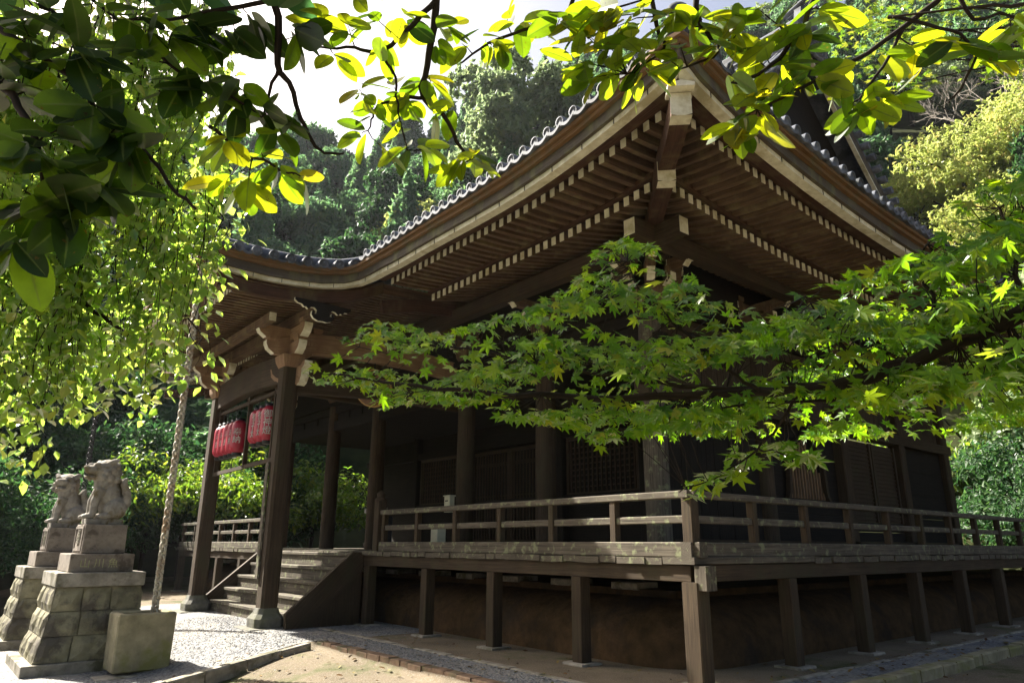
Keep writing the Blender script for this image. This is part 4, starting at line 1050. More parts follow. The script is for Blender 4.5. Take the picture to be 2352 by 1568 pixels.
lion(-4.85, 13.25, 1.915, R(62), 'stone lion on the farther pedestal, its face in shade', 4)

# ------------------------------------------------------------------ foliage
def jit(n, s_): return rng.normal(0, s_, (n, 3))
def branch_mesh(name, chains, mat, parent, n=7):
    q = MB()
    for pts, r0, r1 in chains:
        k = len(pts); q.tube(pts, [r0+(r1-r0)*i/(k-1) for i in range(k)], n)
    return q.build(name, mat, parent)
def wiggle(pts, amp, sub=5):
    """smooth a coarse polyline and roughen it a little"""
    P = np.array(pts, float); n = len(P); out = []
    for i in range(n-1):
        p0, p1, p2, p3 = P[max(0, i-1)], P[i], P[i+1], P[min(n-1, i+2)]
        for k in range(sub):
            t = k/sub; out.append(.5*((2*p1)+(-p0+p2)*t+(2*p0-5*p1+4*p2-p3)*t*t+(-p0+3*p1-3*p2+p3)*t**3))
    out.append(P[-1]); out = np.array(out)
    out[1:-1] += rng.normal(0, amp, (len(out)-2, 3)); return [tuple(p) for p in out]
def pxline(l): return [at(*p) for p in l]

# ---- broad-leaved tree whose boughs hang into the top of the view
mag_trunk = np.array((-9.7, -3.0)); tz = float(gz(*mag_trunk))
mag = thing('magnolia_tree', 'broad-leaved tree overhanging the top of the view with large oval backlit leaves', 'tree', (*mag_trunk, tz))
B0 = np.array((-9.3, -2.7, 4.6))
boughs = []      # coarse limbs in the view: (x, y, depth) of the full frame
boughs.append(([(-260, -120, 2.3), (0, 70, 2.1), (150, 165, 2.05), (260, 255, 2.0), (390, 420, 2.0), (450, 480, 2.0)], .012, .004))
boughs.append(([(-200, 60, 2.0), (0, 190, 1.9), (70, 290, 1.85), (100, 420, 1.85), (110, 520, 1.9)], .013, .005))
boughs.append(([(300, -330, 3.0), (560, -120, 2.8), (632, 0, 2.7), (640, 150, 2.7), (660, 190, 2.7), (700, 290, 2.75), (735, 345, 2.8), (790, 352, 2.8)], .020, .004))
boughs.append(([(632, 0, 2.7), (470, 30, 2.6), (370, 45, 2.5), (250, 40, 2.4)], .010, .003))
boughs.append(([(640, 160, 2.7), (612, 230, 2.7), (605, 290, 2.7)], .008, .003))
boughs.append(([(300, 60, 2.5), (420, 170, 2.5), (540, 225, 2.55), (600, 270, 2.6)], .009, .003))
boughs.append(([(480, 290, 2.6), (560, 350, 2.7), (640, 385, 2.7), (690, 405, 2.7)], .008, .003))
boughs.append(([(900, -330, 3.2), (985, -80, 3.0), (1000, 20, 3.0), (985, 120, 3.0), (972, 225, 3.0), (1020, 265, 3.0), (1060, 340, 3.05), (1085, 365, 3.1)], .022, .005))
boughs.append(([(998, 5, 3.0), (930, 75, 2.9), (868, 118, 2.9), (795, 105, 2.9), (720, 115, 2.85)], .013, .004))
boughs.append(([(972, 225, 3.0), (905, 230, 2.95), (860, 255, 2.95), (845, 300, 2.95)], .009, .003))
boughs.append(([(868, 118, 2.9), (905, 180, 2.9), (915, 260, 2.95), (935, 345, 3.0)], .007, .003))
boughs.append(([(1360, -120, 3.0), (1290, 60, 3.0), (1230, 65, 3.0), (1120, 100, 3.0), (1060, 145, 3.0)], .011, .004))
boughs.append(([(1400, -250, 2.8), (1480, -40, 2.7), (1510, 60, 2.7), (1520, 115, 2.7), (1440, 170, 2.7)], .014, .003))
boughs.append(([(1620, -250, 2.7), (1600, -20, 2.6), (1610, 60, 2.6), (1650, 120, 2.6), (1560, 160, 2.6)], .015, .003))
boughs.append(([(1950, -250, 2.5), (1880, -20, 2.5), (1810, 110, 2.5), (1740, 170, 2.5), (1680, 190, 2.55)], .013, .004))
boughs.append(([(2330, -250, 2.6), (2180, -30, 2.5), (2080, 60, 2.5), (1960, 140, 2.5), (1850, 200, 2.5), (1740, 250, 2.5)], .013, .004))
boughs.append(([(2080, 60, 2.5), (2010, 180, 2.5), (1960, 235, 2.5)], .007, .003))
boughs.append(([(2150, -120, 2.4), (2220, 30, 2.4), (2290, 40, 2.4), (2352, 35, 2.4)], .009, .003))
boughs.append(([(2040, 40, 2.5), (2160, 60, 2.4), (2235, 110, 2.4), (2215, 190, 2.4), (2180, 235, 2.4)], .007, .003))
boughs.append(([(2352, 10, 2.4), (2200, 20, 2.4), (2050, 40, 2.45)], .007, .003))
chains = []
for pts, r0, r1 in boughs: chains.append((wiggle(pxline(pts), .004, 4), r0, r1))
# limbs outside the view tie the boughs to the trunk
for i, j in ((0, .0), (1, -.1), (2, .1), (7, .2), (11, .3), (12, .2), (13, .1), (14, .2), (15, .25)):
    e = at(*boughs[i][0][0]); s0 = B0+np.array((0, 0, j*2)); mid_ = (s0+e)/2+np.array((-.1, .1, .9))
    db = vn(at(*boughs[i][0][1])-e); chains.append((wiggle([s0, mid_*.6+s0*.4, mid_*.5+(e-db*.55)*.5, e-db*.5, e, e+db*.05], .008, 5), .05, boughs[i][1]))
branch_mesh('branch', chains, 'bark', mag)
q = MB(); q.tube(wiggle([(mag_trunk[0], mag_trunk[1], tz-.1), (-9.65, -2.95, 1.2), (-9.45, -2.8, 2.9), tuple(B0), (-9.0, -2.4, 6.2)], .02, 4), [.2, .19, .185, .18, .175, .17, .165, .16, .15, .145, .14, .13, .125, .12, .11, .10, .09], 12); q.build('trunk', 'bark', mag)
# clusters of leaves: centre (x, y, depth), number, leaf length
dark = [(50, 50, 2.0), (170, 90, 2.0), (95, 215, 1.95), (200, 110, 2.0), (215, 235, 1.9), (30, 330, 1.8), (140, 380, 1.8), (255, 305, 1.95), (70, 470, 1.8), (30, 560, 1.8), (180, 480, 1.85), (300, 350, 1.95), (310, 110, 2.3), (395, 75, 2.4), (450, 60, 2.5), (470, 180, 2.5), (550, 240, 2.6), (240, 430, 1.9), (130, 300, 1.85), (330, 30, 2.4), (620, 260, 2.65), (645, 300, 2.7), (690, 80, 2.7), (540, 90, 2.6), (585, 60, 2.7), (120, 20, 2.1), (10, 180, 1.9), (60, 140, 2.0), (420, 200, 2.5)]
lit = [(520, 415, 2.7), (570, 430, 2.7), (640, 395, 2.7), (690, 405, 2.75), (600, 350, 2.7), (520, 320, 2.6), (745, 40, 2.8), (800, 60, 2.8), (850, 30, 2.8), (770, 130, 2.85), (825, 205, 2.9), (880, 110, 2.9), (930, 60, 2.95), (905, 200, 2.95), (860, 260, 2.95), (830, 310, 2.95), (935, 245, 3.0), (990, 190, 3.0), (1030, 250, 3.0), (930, 340, 3.0), (990, 340, 3.05), (1070, 360, 3.1), (1100, 350, 3.1), (1040, 385, 3.1), (880, 340, 3.0), (1040, 60, 3.0), (1000, 110, 3.0), (1060, 100, 3.0), (1165, 40, 3.0), (1215, 50, 3.0), (1130, 105, 3.0), (1155, 110, 3.0),
       (1285, 45, 2.7), (1335, 70, 2.7), (1390, 100, 2.7), (1340, 40, 2.7), (1320, 140, 2.7), (1410, 160, 2.7), (1450, 90, 2.65), (1460, 190, 2.7), (1500, 120, 2.65), (1560, 100, 2.6), (1610, 40, 2.6), (1650, 100, 2.55), (1540, 30, 2.6), (1470, 20, 2.7), (1690, 180, 2.55), (1730, 220, 2.5), (1700, 70, 2.55), (1760, 130, 2.5), (1750, 270, 2.5), (1690, 290, 2.5), (1710, 320, 2.5), (1810, 170, 2.5), (1790, 60, 2.5), (1850, 110, 2.5), (1880, 180, 2.5), (1900, 30, 2.5), (1940, 190, 2.5), (1975, 240, 2.5), (2010, 215, 2.5), (2050, 235, 2.5), (1960, 270, 2.5), (2110, 115, 2.5), (2060, 130, 2.5), (2200, 100, 2.4), (2240, 120, 2.4), (2290, 130, 2.4), (2320, 65, 2.4), (1380, 30, 2.7), (1420, 60, 2.7), (1480, 150, 2.7), (1540, 140, 2.6), (1720, 130, 2.55), (1590, 60, 2.6), (1660, 40, 2.6), (1350, 180, 2.7), (1400, 40, 2.7), (1740, 20, 2.5), (1780, 210, 2.5), (1840, 60, 2.5)]
allp = np.array([p for c in chains for p in c[0]])
P_, N_, D_l, Sz, tw, dk = [], [], [], [], [], []
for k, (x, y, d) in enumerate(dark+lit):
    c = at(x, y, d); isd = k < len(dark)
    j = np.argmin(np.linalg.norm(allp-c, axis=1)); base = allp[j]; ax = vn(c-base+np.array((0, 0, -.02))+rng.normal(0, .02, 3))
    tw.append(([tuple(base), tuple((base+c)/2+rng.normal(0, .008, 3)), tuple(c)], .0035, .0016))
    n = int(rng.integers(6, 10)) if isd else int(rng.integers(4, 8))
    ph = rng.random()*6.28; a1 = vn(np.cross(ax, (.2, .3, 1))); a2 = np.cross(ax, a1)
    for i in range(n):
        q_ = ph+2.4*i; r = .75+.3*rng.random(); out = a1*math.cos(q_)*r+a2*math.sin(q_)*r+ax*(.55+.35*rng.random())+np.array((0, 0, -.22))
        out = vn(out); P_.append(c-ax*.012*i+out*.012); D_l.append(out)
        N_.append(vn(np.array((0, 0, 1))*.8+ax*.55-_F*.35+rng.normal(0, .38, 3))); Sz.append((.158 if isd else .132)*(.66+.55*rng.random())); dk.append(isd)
dk = np.array(dk); P_, N_, D_l, Sz = map(np.array, (P_, N_, D_l, Sz)); Sz = Sz*np.array([1.0])
sz3 = np.stack([Sz*rng.uniform(.95, 1.2, len(Sz)), Sz, Sz*rng.uniform(.4, 1.6, len(Sz))], 1)
branch_mesh('twig', tw, 'bark', mag, 4)
leaves('leaf_spray', *OVAL, P_, frames(N_, D_l), sz3, 'leaf_broad', mag, rnd=np.clip(np.where(dk, rng.normal(.06, .13, len(P_)), rng.normal(.55, .24, len(P_))), 0, 1))  # dark clusters get low values: their shade is put into the leaf colour
dk0 = np.array(dk)
# unseen leaves added out of view, along the sun's path, to shade the dark clusters
dk = np.array(dk); sh = P_[dk]; up = []
for p in sh:
    for k in range(13): up.append(p+SUN*rng.uniform(3.0, 6.0)+rng.normal(0, .17, 3))
up = np.array(up); n = len(up)
sh2 = sh[rng.integers(0, len(sh), 1500)]; a_ = rng.random(1500)*6.283; e_ = np.radians(rng.uniform(48, 88, 1500)); l_ = rng.uniform(1.1, 2.6, 1500)
up = np.concatenate([up, sh2+np.stack([np.cos(a_)*np.cos(e_), np.sin(a_)*np.cos(e_), np.sin(e_)], 1)*l_[:, None]]); n = len(up)
b1 = vn(np.cross(SUN, (0, 0, 1.))); b2 = np.cross(SUN, b1); LQ = P_[~dk]; lq = np.stack([LQ@b1, LQ@b2], 1); uq = np.stack([up@b1, up@b2], 1)
up = up[np.min(np.linalg.norm(uq[:, None]-lq[None], axis=2), axis=1) > .17]; n = len(up)      # open towards the sunlit boughs
keep = np.array([not (-60 < proj(p)[0] < 2400 and proj(p)[1] > -30 and proj(p)[2] > 0) for p in up]); up = up[keep]; n = len(up)
leaves('added_shade_leaves', *OVAL, up, frames(np.tile(SUN, (n, 1))+jit(n, .5), jit(n, 1)), rng.uniform(.16, .26, n), 'leaf_dark', mag)
cc = up.mean(0); branch_mesh('shade_leaf_limb', [(wiggle([(-9.0, -2.4, 6.0), tuple(cc*.5+np.array((-9., -2.4, 6.))*.5+np.array((-.3, 0, .6))), tuple(cc)], .04, 6), .09, .02)], 'bark', mag)  # added limb carrying the shading leaves

# ---- weeping cherry at the left
ch_tr = np.array((-9.6, 3.6)); cz = float(gz(*ch_tr))
ch = thing('weeping_cherry_tree', 'weeping cherry with long drooping leafy strands filling the left of the view', 'tree', (*ch_tr, cz))
CB = np.array((-9.3, 3.2, 6.0)); strands = []; SP, SN, SD, SS = [], [], [], []
def ylimit(x): return float(np.interp(x, [-200, 0, 90, 130, 230, 330, 420, 470, 500, 520, 545], [1120, 1120, 1130, 1060, 960, 1010, 900, 900, 760, 640, 540]))
limbs = []
for k in range(360):
    x = rng.uniform(-170, 530); d = rng.normal(6.9+.0011*(x-180), .22) if rng.random() < .85 else rng.uniform(7.6, 8.6); y0 = rng.uniform(-160, 520) if rng.random() < .6 else rng.uniform(400, 800); y1 = min(ylimit(x)-rng.uniform(0, 130)**1.0*(.2+rng.random()), y0+rng.uniform(250, 620))
    if y1-y0 < 70: continue
    a = at(x, y0, d); e = at(x, y1, d); L = a[2]-e[2]
    if L <= .15: continue
    drift = rng.normal(0, .17, 2); pts = []
    for t in np.linspace(0, 1, 9): pts.append(np.array((a[0]+drift[0]*t+.05*math.sin(5*t+k), a[1]+drift[1]*t+.04*math.sin(4*t+2*k), a[2]-L*t)))
    strands.append(([tuple(p) for p in pts], .006, .002)); 
    m_ = int(L/.046)
    for i in range(m_):
        t = (i+.5)/m_; f = t*8; j = min(7, int(f)); p = pts[j]*(1-(f-j))+pts[j+1]*(f-j)
        az = rng.random()*6.28; o = vn((math.cos(az), math.sin(az), -.55-.5*rng.random()))
        SP.append(p+o*.012+rng.normal(0, .06, 3)); SD.append(o); SN.append(vn(np.array((math.cos(az)*.6, math.sin(az)*.6, .8))+rng.normal(0, .35, 3))); SS.append(rng.uniform(.085, .14))
    if k % 6 == 0: limbs.append(tuple(a))
SP, SN, SD, SS = map(np.array, (SP, SN, SD, SS))
# leave the forecourt's sunny patches unshaded
tg = SP[:, 2:3]/SUN[2]; gp_ = SP-SUN*tg
ppx = np.array([proj(p)[:2] for p in SP]); thin = (ppx[:, 0] > 418) & (ppx[:, 0] < 478) & (ppx[:, 1] > 690) & (ppx[:, 1] < 850) & (rng.random(len(SP)) < .8)   # thin where the rain chain shows
okm = ~thin & ~((gp_[:, 0] > -5.2) & (gp_[:, 1] > 1.) & (SP[:, 2] > 0))
SP, SN, SD, SS = SP[okm], SN[okm], SD[okm], SS[okm]
branch_mesh('hanging_strand', strands, 'bark', ch, 4)
leaves('leaf_strand', *SLIM, SP, frames(SN, SD), np.stack([SS*1.75, SS, SS], 1), 'leaf_cherry', ch, rnd=np.clip(rng.normal(.45, .27, len(SP)), 0, 1))
lim = []
for l in limbs: lim.append((wiggle([tuple(CB), tuple((CB+np.array(l))/2+np.array((0, 0, .9))), l], .04, 5), .05, .008))
lim.append((wiggle(pxline([(40, 560, 6.5), (110, 630, 6.6), (200, 700, 6.7), (260, 745, 6.7), (310, 780, 6.8)]), .01, 4), .03, .012))
branch_mesh('limb', lim, 'bark', ch, 6)
q = MB(); q.tube(wiggle([(ch_tr[0], ch_tr[1], cz-.2), (-9.55, 3.6, 1.5), (-9.5, 3.4, 3.6), tuple(CB), (-9.2, 3.4, 7.2)], .03, 4), [.34-.012*i for i in range(17)], 14); q.build('trunk', 'bark', ch)

UPM = []
# ---- maple bough reaching in from the right
mp_tr = at(2950, 1250, 2.6)[:2]; mz = float(gz(*mp_tr))
mp = thing('maple_tree', 'green maple whose long dark bough reaches in from the right across the hall', 'tree', (*mp_tr, mz))
main = [(2900, 560, 2.25), (2600, 640, 2.25), (2352, 720, 2.3), (2200, 790, 2.4), (2000, 862, 2.6), (1850, 893, 2.75), (1700, 905, 2.95), (1450, 915, 3.2), (1190, 908, 3.5), (1000, 890, 3.7), (850, 872, 3.9), (765, 858, 4.0)]
mb = [(main, .037, .005),
      ([(1760, 900, 2.9), (1560, 885, 3.1), (1380, 860, 3.3), (1230, 835, 3.45), (1130, 815, 3.55), (1090, 770, 3.6)], .012, .003),
      ([(1230, 835, 3.45), (1080, 800, 3.6), (960, 795, 3.7), (890, 810, 3.8), (770, 775, 3.9)], .006, .002),
      ([(1760, 900, 2.9), (1690, 860, 2.9), (1600, 790, 2.95), (1540, 730, 3.0), (1470, 660, 3.0), (1440, 600, 3.0)], .009, .002),
      ([(2000, 862, 2.6), (1930, 790, 2.6), (1880, 720, 2.65), (1850, 680, 2.65)], .009, .002),
      ([(2200, 790, 2.4), (2150, 700, 2.45), (2110, 620, 2.5), (2130, 560, 2.5)], .010, .003),
      ([(2352, 720, 2.3), (2330, 600, 2.35), (2300, 500, 2.4), (2330, 420, 2.4)], .010, .003),
      ([(2600, 760, 2.6), (2352, 800, 2.7), (2230, 850, 2.8), (2080, 905, 2.9), (1900, 920, 3.0), (1700, 930, 3.1), (1500, 960, 3.2)], .016, .003),
      ([(1850, 893, 2.75), (1800, 960, 2.8), (1740, 1030, 2.85), (1650, 1090, 2.85), (1560, 1130, 2.85)], .007, .002),
      ([(1740, 1030, 2.85), (1820, 1050, 2.85), (1860, 1080, 2.85)], .004, .002),
      ([(1450, 915, 3.2), (1400, 960, 3.2), (1380, 1000, 3.2)], .004, .002)]
mch = [(wiggle(pxline(p), .006, 4), a, b_) for p, a, b_ in mb]
branch_mesh('branch', mch, 'bark', mp, 8)
e = at(*main[0]); q = MB(); q.tube(wiggle([(*mp_tr, mz-.1), (mp_tr[0]+.1, mp_tr[1]-.1, .8), (e[0]+.10, e[1]-.20, e[2]-.45), tuple((e+at(*main[1]))/2)], .008, 10), [.17-.0042*i for i in range(31)], 14); q.build('trunk', 'bark', mp)
def inpoly(x, y, poly):
    c = False; j = len(poly)-1
    for i in range(len(poly)):
        (xi, yi), (xj, yj) = poly[i], poly[j]
        if (yi > y) != (yj > y) and x < (xj-xi)*(y-yi)/(yj-yi)+xi: c = not c
        j = i
    return c
poly = [(675, 868), (760, 800), (850, 735), (930, 745), (1010, 770), (1110, 735), (1230, 700), (1320, 650), (1360, 575), (1430, 545), (1500, 565), (1580, 620), (1630, 690), (1760, 720), (1860, 660), (2000, 620), (2130, 570), (2200, 480), (2250, 430), (2420, 380), (2500, 930), (2352, 930), (2200, 950), (2000, 960), (1900, 985), (1750, 985), (1690, 1010), (1560, 985), (1420, 1000), (1390, 1040), (1320, 985), (1230, 975), (1100, 945), (960, 930), (880, 950), (840, 900)]
poly2 = [(1900, 700), (2000, 640), (2200, 600), (2450, 560), (2450, 960), (2250, 985), (2050, 1000), (1800, 1010), (1600, 1010), (1450, 1000), (1600, 930), (1800, 900)]
sprig = [(1560, 1120), (1640, 1070), (1700, 1020), (1800, 1000), (1880, 1040), (1880, 1070), (1800, 1075), (1720, 1080), (1620, 1135), (1575, 1160)]
nodes_px = np.array([p for l, _, _ in mb for p in l])
def dep(x): return float(np.interp(x, [700, 1200, 1700, 2000, 2352], [3.95, 3.45, 2.95, 2.65, 2.35]))
LP, LN, LD, LS, LT = [], [], [], [], []
def scatter(poly, n, dd, size, tilt, tag_):
    xs_ = [p[0] for p in poly]; ys_ = [p[1] for p in poly]; k = 0
    while k < n:
        x, y = rng.uniform(min(xs_), max(xs_)), rng.uniform(min(ys_), max(ys_))
        if not inpoly(x, y, poly): continue
        # thin, layered sprays: gaps between tiers
        tier = math.sin(y*.045+.9*math.sin(x*.011)+x*.006)+.6*math.sin(x*.021+y*.017)
        if tier < -.12 and rng.random() < .85: continue
        k += 1
        by = float(np.interp(x, [p[0] for p in main[::-1]], [p[1] for p in main[::-1]])); dz_ = rng.normal(0, .28)
        if tag_ == 0 and abs(y-by) < 34: 
            dz_ = abs(dz_)+.08
            if rng.random() < .12: dz_ = -.2
        c = at(x, y, dep(x)+dd+dz_); az = rng.random()*6.28
        LP.append(c); LD.append(vn((math.cos(az), math.sin(az), -.45))); LN.append(vn(np.array((0, 0, .75))-_F*tilt+rng.normal(0, .36, 3))); LS.append(size*rng.uniform(.7, 1.35)); LT.append(tag_)
scatter(poly, 4200, 0, .049, .42, 0); scatter(poly2, 3000, 1.6, .050, .38, 1); scatter(sprig, 80, .2, .062, .12, 1)
LP, LN, LD, LS = map(np.array, (LP, LN, LD, LS)); LT_ = np.array(LT)
leaves('leaf_spray', *MAPLE, LP, frames(LN, LD), LS, 'leaf_maple', mp, rnd=np.clip(rng.normal(.42, .25, len(LP)), 0, 1))
by_ = np.interp([proj(p)[0] for p in LP], [p[0] for p in main[::-1]], [p[1] for p in main[::-1]]); py_ = np.array([proj(p)[1] for p in LP])
hi_ = LP[(py_ < by_-25) & (LT_ == 0)]; hi_ = hi_[rng.random(len(hi_)) < .5]
ub = np.concatenate([hi_+SUN*rng.uniform(9, 13, (len(hi_), 1))+rng.normal(0, .10, hi_.shape) for k in range(2)])
LQ2 = np.stack([P_[~dk0]@b1, P_[~dk0]@b2], 1); ub = ub[np.min(np.linalg.norm(np.stack([ub@b1, ub@b2], 1)[:, None]-LQ2[None], axis=2), axis=1) > .20]
ub = ub[[not (-80 < proj(p)[0] < 2420 and proj(p)[1] > -60) for p in ub]]
leaves('added_shade_leaves', *OVAL, ub, frames(np.tile(SUN, (len(ub), 1))+jit(len(ub), .4), jit(len(ub), 1)), rng.uniform(.14, .24, len(ub)), 'leaf_dark', ch)  # unseen leaves added towards the sun to shade the maple's upper sprays
uc = [ub[np.argsort(np.linalg.norm(ub-ub[i], axis=1))[:40]].mean(0) for i in rng.integers(0, len(ub), 9)]
branch_mesh('shade_leaf_limb', [(wiggle([tuple(CB+np.array((.1, .2, 1.0))), tuple((CB+c_)/2+np.array((0, 0, 1.2))), tuple(c_)], .04, 5), .09, .012) for c_ in uc], 'bark', ch, 6)  # limbs added to carry the leaves that shade the maple
tw = []
for i in range(0, len(LP), 5):
    allm = np.array([p for c in mch for p in c[0]])
    j = np.argmin(np.linalg.norm(allm-LP[i], axis=1)); b_ = allm[j]
    if np.linalg.norm(b_-LP[i]) < .55: tw.append(([tuple(b_), tuple((b_+LP[i])/2+rng.normal(0, .015, 3)), tuple(LP[i])], .0028, .0010))
branch_mesh('twig', tw, 'bark', mp, 4)

# ------------------------------------------------------------------ woods behind: each tree a thing, copies share meshes
def crown_pts(kind, h, r, n, seed):
    g = np.random.default_rng(seed); P = []; N = []
    if kind == 'cone':
        z = 1-np.sqrt(g.random(n)); z = .16+.84*z; tier = .75+.25*np.abs(np.sin(z*26+g.random(n)*.6)); a = g.random(n)*6.283
        lob = 1+.22*np.sin(a*5+z*9)+.12*np.sin(a*9-z*17); rad = r*(1-z)**.8*tier*lob*(.55+.45*g.random(n)**.4)+.05
        P = np.stack([rad*np.cos(a), rad*np.sin(a), z*h-.10*rad], 1); N = np.stack([np.cos(a), np.sin(a), .5+0*a], 1)
    else:
        k = {'round': 15, 'spread': 20}[kind]
        C = []
        for i in range(k):
            a = g.random()*6.283; t = g.random()**.6; zz = g.random()
            if kind == 'round': c = (r*.62*t*math.cos(a)*(1.15-zz*.75), r*.62*t*math.sin(a)*(1.15-zz*.75), h*(.36+.52*zz)); rr = r*(.30+.22*g.random())
            else: c = (r*.8*t*math.cos(a), r*.8*t*math.sin(a), h*(.42+.42*zz*(1-.5*t))); rr = r*(.26+.16*g.random())
            C.append((*c, rr))
        C = np.array(C); w_ = C[:, 3]**2; idx = g.choice(k, n, p=w_/w_.sum()); d = g.normal(size=(n, 3)); d /= np.linalg.norm(d, axis=1, keepdims=True)
        d[:, 2] = np.where(d[:, 2] < -.35, -d[:, 2]*.5, d[:, 2]); rad = C[idx, 3]*(.62+.42*g.random(n)**.5)*(1+.25*np.sin(d[:, 0]*7+idx)*np.sin(d[:, 1]*8+idx*2))
        P = C[idx, :3]+d*rad[:, None]*np.array([1, 1, .72]); N = d
    return P, N
def make_tree(name, kind, h, r, n, leaf, size, seed, bark='bark', tmpl=TUFT, jn=.55):
    root = bpy.data.objects.new(name, None); COL.objects.link(root); root.location = (0, 0, 0)
    P, N = crown_pts(kind, h, r, n, seed); g = np.random.default_rng(seed+50)
    nr = N+g.normal(0, jn, N.shape)+np.array((0, 0, .35)); dr = g.normal(size=N.shape)+N*.8-np.array((0, 0, .3))
    leaves('crown', *tmpl, P, frames(nr, dr), size*g.uniform(.6, 1.35, n), leaf, root, rnd=np.clip(g.normal(.45, .25, n), 0, 1))
    q = MB(); rb = .018*h
    q.tube([(0, 0, -1.2), (.02*h*.3, 0, h*.25), (0, .02*h*.3, h*.55), (0, 0, h*.9)], [rb*1.2, rb*.9, rb*.6, rb*.15], 8)
    if kind != 'cone':
        for i in range(7):
            a = g.random()*6.283; z0 = h*(.28+.35*g.random()); L = r*(.5+.35*g.random())
            q.tube([(0, 0, z0), (L*.5*math.cos(a), L*.5*math.sin(a), z0+h*.10), (L*math.cos(a), L*math.sin(a), z0+h*.22)], [rb*.5, rb*.33, rb*.1], 5)
    q.build('trunk', bark, root)
    return root
def place(proto, used, x, y, z, s_, a, label, cat, group):
    if proto.name in used:
        r_ = proto.copy(); COL.objects.link(r_)
        for c_ in proto.children:
            d_ = c_.copy(); COL.objects.link(d_); d_.parent = r_
    else: r_ = proto; used.add(proto.name)
    r_.location = (float(x), float(y), float(z)); r_.rotation_euler = (0, 0, a); r_.scale = (s_, s_, s_*random.uniform(.92, 1.1))
    tag(r_, label, cat, group); return r_
used = set()
PROT = {
 'cedar': [make_tree('cedar_tree', 'cone', 15, 3.0, 3600, 'leaf_cedar', .62, 100+i) for i in range(2)],
 'dark': [make_tree('evergreen_tree', 'round', 12, 4.2, 4200, 'leaf_dark', .55, 110+i) for i in range(2)],
 'green': [make_tree('oak_tree', 'round', 12, 4.6, 4200, 'leaf_cedar', .55, 120+i) for i in range(2)],
 'pale': [make_tree('pale_tree', 'round', 11, 4.4, 4200, 'leaf_pale', .50, 130+i) for i in range(2)],
}
ROOFX = [300, 385, 540, 860, 1000, 1150, 1300, 1480, 1560, 1700, 1850, 1950, 2000, 2150, 2190, 2400]
ROOFY = [1300, 690, 570, 570, 510, 400, 260, 120, 60, 40, 70, 250, 430, 560, 1250, 1250]
LAB = {'cedar': ('slender blue green cedar among the trees of the hillside wood', 'conifer', 'cedars of the hillside wood'),
       'dark': ('dark round evergreen tree in the hillside wood', 'tree', 'dark evergreens of the hillside wood'),
       'green': ('mid green bushy tree in the hillside wood', 'tree', 'green trees of the hillside wood'),
       'pale': ('pale green leafy tree in the hillside wood', 'tree', 'pale trees of the hillside wood')}
HILLTREES = []
for r0 in np.arange(37, 104, 5.2):
    st_ = 5.0/r0
    for a0 in np.arange(R(2), R(95), st_):
        rr0 = r0+rng.uniform(-2.2, 2.2); a = a0+rng.uniform(-.35, .35)*st_
        x, y = CP[0]+rr0*math.cos(a), CP[1]+rr0*math.sin(a)
        if x < 24 and y < 27 and x > -20: continue
        z = float(hill_z(x, y)); kd = rng.choice(['cedar', 'dark', 'green', 'pale'], p=[.46, .22, .24, .08]); s_ = rng.uniform(.75, 1.2)
        px, py, dd = proj((x, y, z+13*s_)); wd = 4.5*FPX/dd
        if dd < 5 or px < -150-wd or px > 3000+wd: continue
        xs_ = np.linspace(px-wd, px+wd, 7); vis = any(py < np.interp(q, ROOFX, ROOFY)+10 for q in xs_)
        if not vis or (1930 < px < 2420 and rr0 < 64): continue
        HILLTREES.append((kd, x, y, z, s_))
for kd, x, y, z, s_ in HILLTREES:
    p = PROT[kd][int(rng.integers(2))]; place(p, used, x, y, z, s_, rng.random()*6.28, *LAB[kd])
print('hill trees', len(HILLTREES))
# tall pale pine-like tree standing up against the sky left of the hall's corner
def lone(px, py, dist, hgt, proto, label, cat, grp=None, name=None):
    """tree whose top is seen at (px, py) when it stands dist metres away; its foot goes on the ground there"""
    d = ray(px, py); k = dist/np.hypot(d[0], d[1]); x, y, zt = CP+d*k; zb = max(float(hill_z(x, y)), -.5)
    s_ = (zt-zb)/hgt
    return place(proto, used, x, y, zb, s_, random.random()*6.28, label, cat, grp)
big = make_tree('pine_tree', 'spread', 16, 4.6, 9000, 'leaf_pale', .42, 141); lone(1205, 85, 62, 15.2, big, 'tall pale green pine standing up against the sky left of the roof corner', 'tree')
y1 = make_tree('autumn_maple_tree', 'spread', 12, 6.2, 9000, 'leaf_yellow', .27, 150); lone(2300, 215, 52, 10.5, y1, 'large yellow green maple lit by the sun at the right edge behind the roof', 'tree')
y2 = make_tree('autumn_maple_tree', 'spread', 10, 4.6, 7000, 'leaf_yellow', .27, 151); lone(2085, 400, 52, 9.0, y2, 'smaller yellow green maple just above the roof edge at the right', 'tree')
lone(2190, 300, 50, 9.0, y2, 'rounded yellow green maple left of the largest one at the right edge', 'tree'); lone(2330, 420, 46, 10.5, y1, 'low yellow green maple at the right edge just above the green bough', 'tree')
y3 = make_tree('autumn_maple_tree', 'spread', 9, 4.5, 7000, 'leaf_yellow', .34, 152); lone(1000, 480, 62, 8.2, y3, 'pale yellow green tree peeping above the front eave', 'tree')
